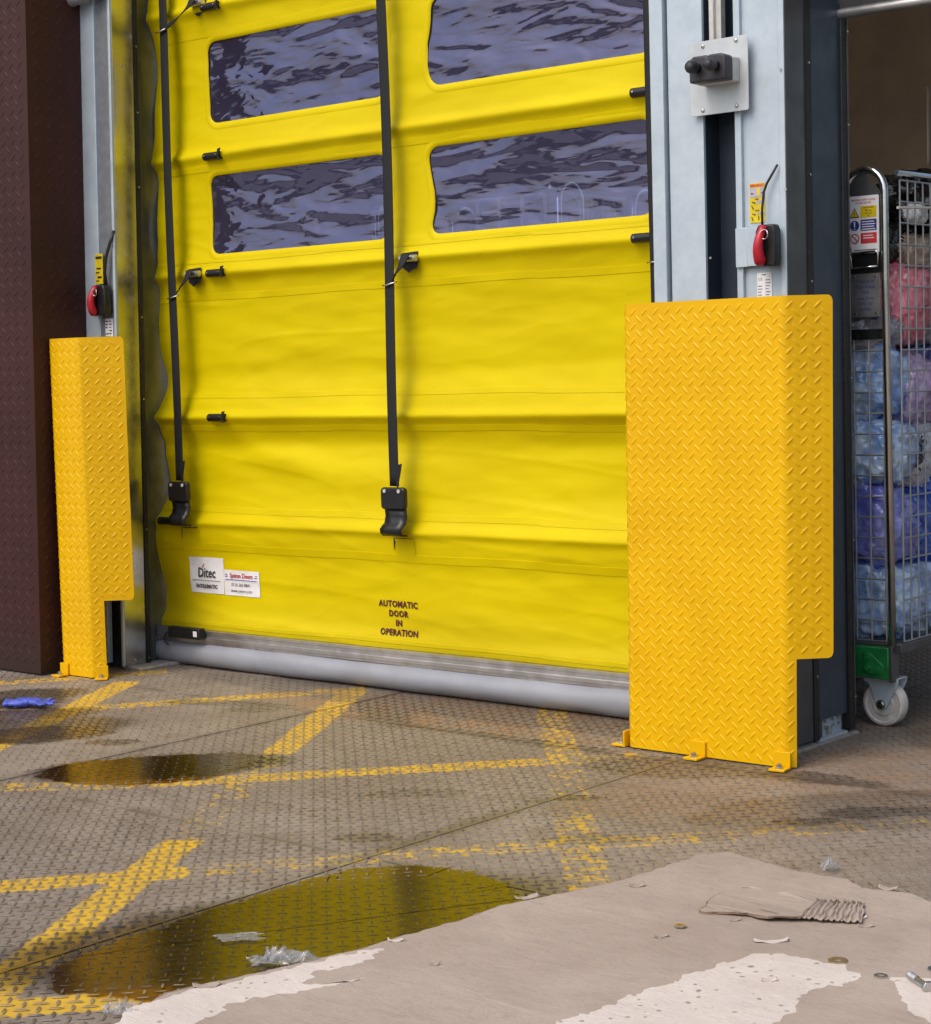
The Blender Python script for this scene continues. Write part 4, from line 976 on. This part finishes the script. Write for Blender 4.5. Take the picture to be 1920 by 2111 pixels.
wb = bag_objs[7]
tb = text_mb('NHS', .052, sx=.95, bold=.002).xf(lambda x, y, z: (.124, -.060 + x*.42 - y*.9, -.005 + x*.9 + y*.42))
build('printed_letters', tb, M_ink, wb, fix=False)
pl = wb.children[0]; pl.location = (0, 0, 0)
pl.data.transform(Matrix.Translation(Vector((0, 0, 0)) + ORG[wb.name]*1.0))

# ================================================================== CARDBOARD AND LITTER
def jag(pts, amp, step=.012, seed=0.0):
    out = []; n = len(pts)
    for i in range(n):
        a, b = Vector(pts[i]), Vector(pts[(i+1) % n]); L = (b-a).length; k = max(1, int(L/step)); nr = Vector((-(b-a).y, (b-a).x))/max(L, 1e-6)
        for s in range(k):
            p = a+(b-a)*s/k; d = amp*(fbm(p.x*30, p.y*30, seed, 3)+.6*fbm(p.x*110, p.y*110, seed+4, 2)); q = p+nr*d; out.append((q.x, q.y))
    return out
def slab(poly, z0, z1, lift=None):
    mb = MB().prism(poly, 'Z', z0, z1)
    return mb
cb = thing('cardboard_sheet', (1.3, -1.9, 0), 'large torn flat sheet of brown cardboard on the floor', 'cardboard')
outline = [(.688, -2.50), (.640, -2.36), (.684, -2.21), (.739, -2.006), (.747, -1.93), (.773, -1.765), (.771, -1.668), (.817, -1.534), (.858, -1.377), (.874, -1.161), (.908, -1.101), (1.0, -1.125), (1.091, -1.15), (1.206, -1.147), (1.259, -1.185), (1.344, -1.167), (1.406, -1.194), (1.75, -1.25), (2.1, -1.9), (1.8, -2.8), (1.0, -3.0), (.75, -2.75)]
jo = jag(outline, .007, .010, 2.2)
build('board', slab(jo, .0021, .0052), M_edge, cb)
jt = jag([(x+(.004 if x < .95 else 0), y) for x, y in outline], .006, .010, 6.1)
build('top_ply', slab(jt, .00525, .0060), M_card, cb)
whiteA = [(.655, -2.44), (.66, -2.36), (.700, -2.228), (.745, -2.02), (.770, -1.985), (.80, -2.06), (.765, -2.141), (.80, -2.2), (.86, -2.12), (.80, -2.26), (.765, -2.33), (.80, -2.45), (.73, -2.62)]
whiteB = [(1.235, -2.12), (1.262, -2.0), (1.262, -1.90), (1.276, -1.851), (1.285, -1.75), (1.309, -1.652), (1.337, -1.616), (1.40, -1.612), (1.465, -1.606), (1.512, -1.65), (1.505, -1.70), (1.47, -1.76), (1.50, -1.84), (1.50, -1.93), (1.42, -2.1), (1.35, -2.3)]
build('pale_torn_patch', slab(jag(whiteA, .013, .008, 3.3), .0054, .0064), M_liner, cb)
build('pale_torn_patch', slab(jag(whiteB, .013, .008, 5.3), .0054, .0064), M_liner, cb)
build('pale_torn_patch', slab(jag([(1.55, -1.62), (1.66, -1.55), (1.8, -1.6), (1.75, -1.8), (1.64, -1.74)], .006, .008, 8.3), .0054, .0064), M_liner, cb)
# loose scrap with exposed flutes
sc = thing('cardboard_scrap', (1.2, -1.38, .006), 'torn strip of corrugated cardboard lying on the larger sheet', 'cardboard')
sp = [(1.102, -1.498), (1.077, -1.426), (1.064, -1.353), (1.08, -1.321), (1.147, -1.327), (1.218, -1.328), (1.247, -1.328), (1.252, -1.37), (1.268, -1.40), (1.278, -1.441), (1.231, -1.474), (1.185, -1.468), (1.136, -1.483)]
def lift(x, y, z): return (x, y, z -.0015 + .005*max(0, math.sin((x-1.06)*9)) + .006*fbm(x*12, y*12, 1.))
build('board', slab(jag(sp, .005, .008, 1.1), .0075, .0115).xf(lift), M_edge, sc)
build('top_ply', slab(jag([(x+.003, y) for x, y in sp], .004, .008, 1.5), .0116, .0124).xf(lift), M_card, sc)
def flutes(u, v):
    a = Vector((1.276, -1.441)).lerp(Vector((1.372, -1.394)), u); b = Vector((1.246, -1.330)).lerp(Vector((1.322, -1.288)), u); q = b.lerp(a, 1-v)
    x, y = q.x+.005*fbm(u*9, v*3, 2), q.y+.005*fbm(u*7, v*3, 5)
    return (x, y, .0105+.0024*math.sin(u*2*PI*11+.5*math.sin(v*4)) + .006*(1-.6*u))
fo = build('exposed_flutes', MB().grid(flutes, 72, 8), M_card, sc, smooth='all', fix=False); q = fo.modifiers.new('thick', 'SOLIDIFY'); q.thickness = .002
# flecks of torn paper
def fleck(x, y, ln, wd, ang, label, mat, curl=.012, seed=1.0):
    c, s_ = math.cos(ang), math.sin(ang)
    def f(u, v):
        a = (u-.5)*ln; b = (v-.5)*wd*(1-.6*abs(u-.5)*2)+.2*wd*fbm(u*4, v*3, seed)
        z = .0068+curl*(abs(u-.5)*2)**2*(.4+.6*v)+.3*curl*abs(fbm(u*3+seed, v*3, seed))
        return (x+a*c-b*s_, y+a*s_+b*c, z)
    o = single('paper_fleck', MB().grid(f, 14, 6), mat, label, 'paper scrap', 'torn paper flecks', smooth='all', fix=False)
    q = o.modifiers.new('thick', 'SOLIDIFY'); q.thickness = .0012
for i, (x, y, ln, wd, an, m, lb) in enumerate((
        (1.296, -1.568, .075, .022, .75, M_liner, 'curled pale paper tear between the two washers'), (.908, -1.418, .036, .022, .7, M_card, 'curled brown flake near the top edge of the sheet'),
        (1.304, -1.164, .045, .025, .2, M_card, 'brown curl at the right top edge of the sheet'), (1.399, -1.747, .034, .016, .7, M_liner, 'small pale curl on the white torn patch'),
        (.672, -2.300, .055, .028, .9, M_card, 'brown flake at the left edge by the puddle'), (.785, -1.60, .060, .026, 1.2, M_card, 'brown torn flap at the end of the large puddle'),
        (1.126, -1.655, .034, .016, .9, M_card, 'brown flake left of the spring washer'), (.905, -2.00, .024, .012, .7, M_card, 'tiny brown flake in the open middle of the sheet'),
        (.762, -1.94, .034, .016, .9, M_liner, 'pale flake near the left edge of the sheet'), (1.18, -1.50, .028, .012, .8, M_card, 'tiny flake right of the spring washer'),
        (1.352, -1.36, .030, .014, .6, M_liner, 'pale fleck beside the corrugated strip'), (1.385, -1.40, .034, .012, .7, M_card, 'brown fleck near the right edge of the sheet'))):
    fleck(x, y, ln*.8, wd*.8, an, lb, m, .0055, i+1.3)
# clear film scraps
def film(x, y, sx, sy, ang, hgt, label, seed, flat=False):
    c, s_ = math.cos(ang), math.sin(ang)
    def f(u, v):
        a, b = (u-.5)*sx, (v-.5)*sy; e = (1-(2*u-1)**2)*(1-(2*v-1)**2)
        a += .25*sx*fbm(u*2.5+seed, v*2.5, seed); b += .25*sy*fbm(u*2.5, v*2.5+seed, seed+3)
        z = .004+hgt*abs(fbm(u*4+seed, v*4, seed, 3))*(.25+.75*e)*1.5
        return (x+a*c-b*s_, y+a*s_+b*c, z)
    single('film_scrap', MB().grid(f, 34, 26), M_film, label, 'plastic film', 'clear plastic film scraps', smooth='all', fix=False)
film(.672, -2.135, .10, .045, .75, .028, 'crumpled clear film at the edge of the large puddle', 2.1)
film(.510, -2.08, .085, .045, .75, .004, 'flat clear film floating in the large puddle', 4.7)
film(.640, -2.455, .06, .04, .8, .016, 'crumpled clear film at the lower left end of the sheet', 6.2)
film(1.141, -1.094, .034, .04, .7, .032, 'small upright clear film scrap behind the cardboard', 8.4)
# hardware
def washer(x, y, ro, ri, h, mat, label, z=.0062, split=False):
    mb = MB(); n = 26; rows = []
    for k, (r, zz) in enumerate(((ri, 0), (ro, 0), (ro, h), (ri, h))):
        for i in range(n+1):
            a = 2*PI*i/n*(.985 if split else 1); mb.v.append((x+r*math.cos(a), y+r*math.sin(a), z+zz+(.003*i/n if split else 0)))
    for k in range(4):
        for i in range(n): p, q = k*(n+1)+i, ((k+1) % 4)*(n+1)+i; mb.f.append((p, p+1, q+1, q))
    return single('washer', mb, mat, label, 'washer', 'loose washers on the cardboard', smooth=True)
washer(1.123, -1.589, .0105, .0058, .0034, M_bolt, 'spring washer lying alone below the corrugated strip', split=True)
washer(1.439, -1.595, .0160, .0075, .0026, M_brass, 'large yellowish flat washer at the edge of the pale patch')
washer(1.533, -1.624, .0110, .0055, .0024, M_bolt, 'small bright washer left of the bolt')
washer(1.590, -1.541, .0150, .0075, .0026, M_bolt, 'flat washer above the bolt at the right edge')
bt = thing('hex_bolt', (1.60, -1.63, .0062), 'zinc hex bolt lying at the right edge of the cardboard', 'bolt')
d = Vector((.061, -.046, 0)).normalized(); a0 = Vector((1.574, -1.606, .0125)); a1 = a0+d*.062
build('shank', MB().cyl(a0, a1, .0058, n=16), M_bolt, bt, smooth=True)
mb = MB()
for i in range(12): mb.tube([a0+d*(.003+.0021*i)+Vector((0, 0, 1))*0+(d.orthogonal().normalized()*math.cos(t)+d.cross(d.orthogonal().normalized())*math.sin(t))*.0059 for t in np.linspace(0, 2*PI, 13)[:-1]], .0006, 4, True)
build('thread', mb, M_bolt, bt)
build('hex_head', MB().cyl(a1, a1+d*.0075, .0108, n=6), M_bolt, bt, bevel=.001)
# blue glove
gl = [(0, 0, 0, .030), (.035, .0, .004, .032), (.065, .004, .004, .028), (-.04, -.004, .0, .024), (-.065, 0, 0, .026)]
mb = MB(); vs = []; es = []; rs_ = []
def chain(pts, root):
    prev = root
    for (x, y, z, r) in pts: vs.append((x, y, z)); rs_.append(r); es.append((prev, len(vs)-1)); prev = len(vs)-1
vs.append((0, 0, .014)); rs_.append(.026)
chain([(-.03, -.005, .012, .021), (-.065, .0, .012, .024)], 0)
chain([(.028, .004, .016, .024)], 0); k = len(vs)-1
chain([(.045, .028, .012, .010), (.062, .040, .010, .008), (.078, .034, .018, .007)], k)
chain([(.056, .010, .012, .010), (.082, .016, .009, .008), (.10, .006, .015, .007)], k)
chain([(.056, -.010, .012, .010), (.084, -.014, .010, .008), (.098, -.028, .010, .007)], k)
chain([(.046, -.026, .012, .009), (.066, -.042, .010, .007), (.058, -.056, .014, .006)], k)
chain([(.004, .034, .012, .010), (.018, .054, .010, .008), (.034, .058, .014, .007)], 0)
me = bpy.data.meshes.new('rubber_glove'); me.from_pydata(vs, es, []); gv = bpy.data.objects.new('rubber_glove', me); COL.objects.link(gv)
me.materials.append(M_glove)
mk = gv.modifiers.new('skin', 'SKIN'); mk.use_smooth_shade = True
for i, sv in enumerate(me.skin_vertices[0].data): sv.radius = (rs_[i]*.95, rs_[i]*.55); sv.use_root = (i == 0)
sb = gv.modifiers.new('sub', 'SUBSURF'); sb.levels = 2; sb.render_levels = 2
tx_ = bpy.data.textures.new('crumple', 'CLOUDS'); tx_.noise_scale = .018; tx_.noise_depth = 2
dp = gv.modifiers.new('crumple', 'DISPLACE'); dp.texture = tx_; dp.strength = .014; dp.mid_level = .5
gv.location = (-1.79, -.85, .004); gv.rotation_euler = (0, 0, .75); gv['label'] = 'crumpled blue nitrile glove on the wet floor at left'; gv['category'] = 'glove'
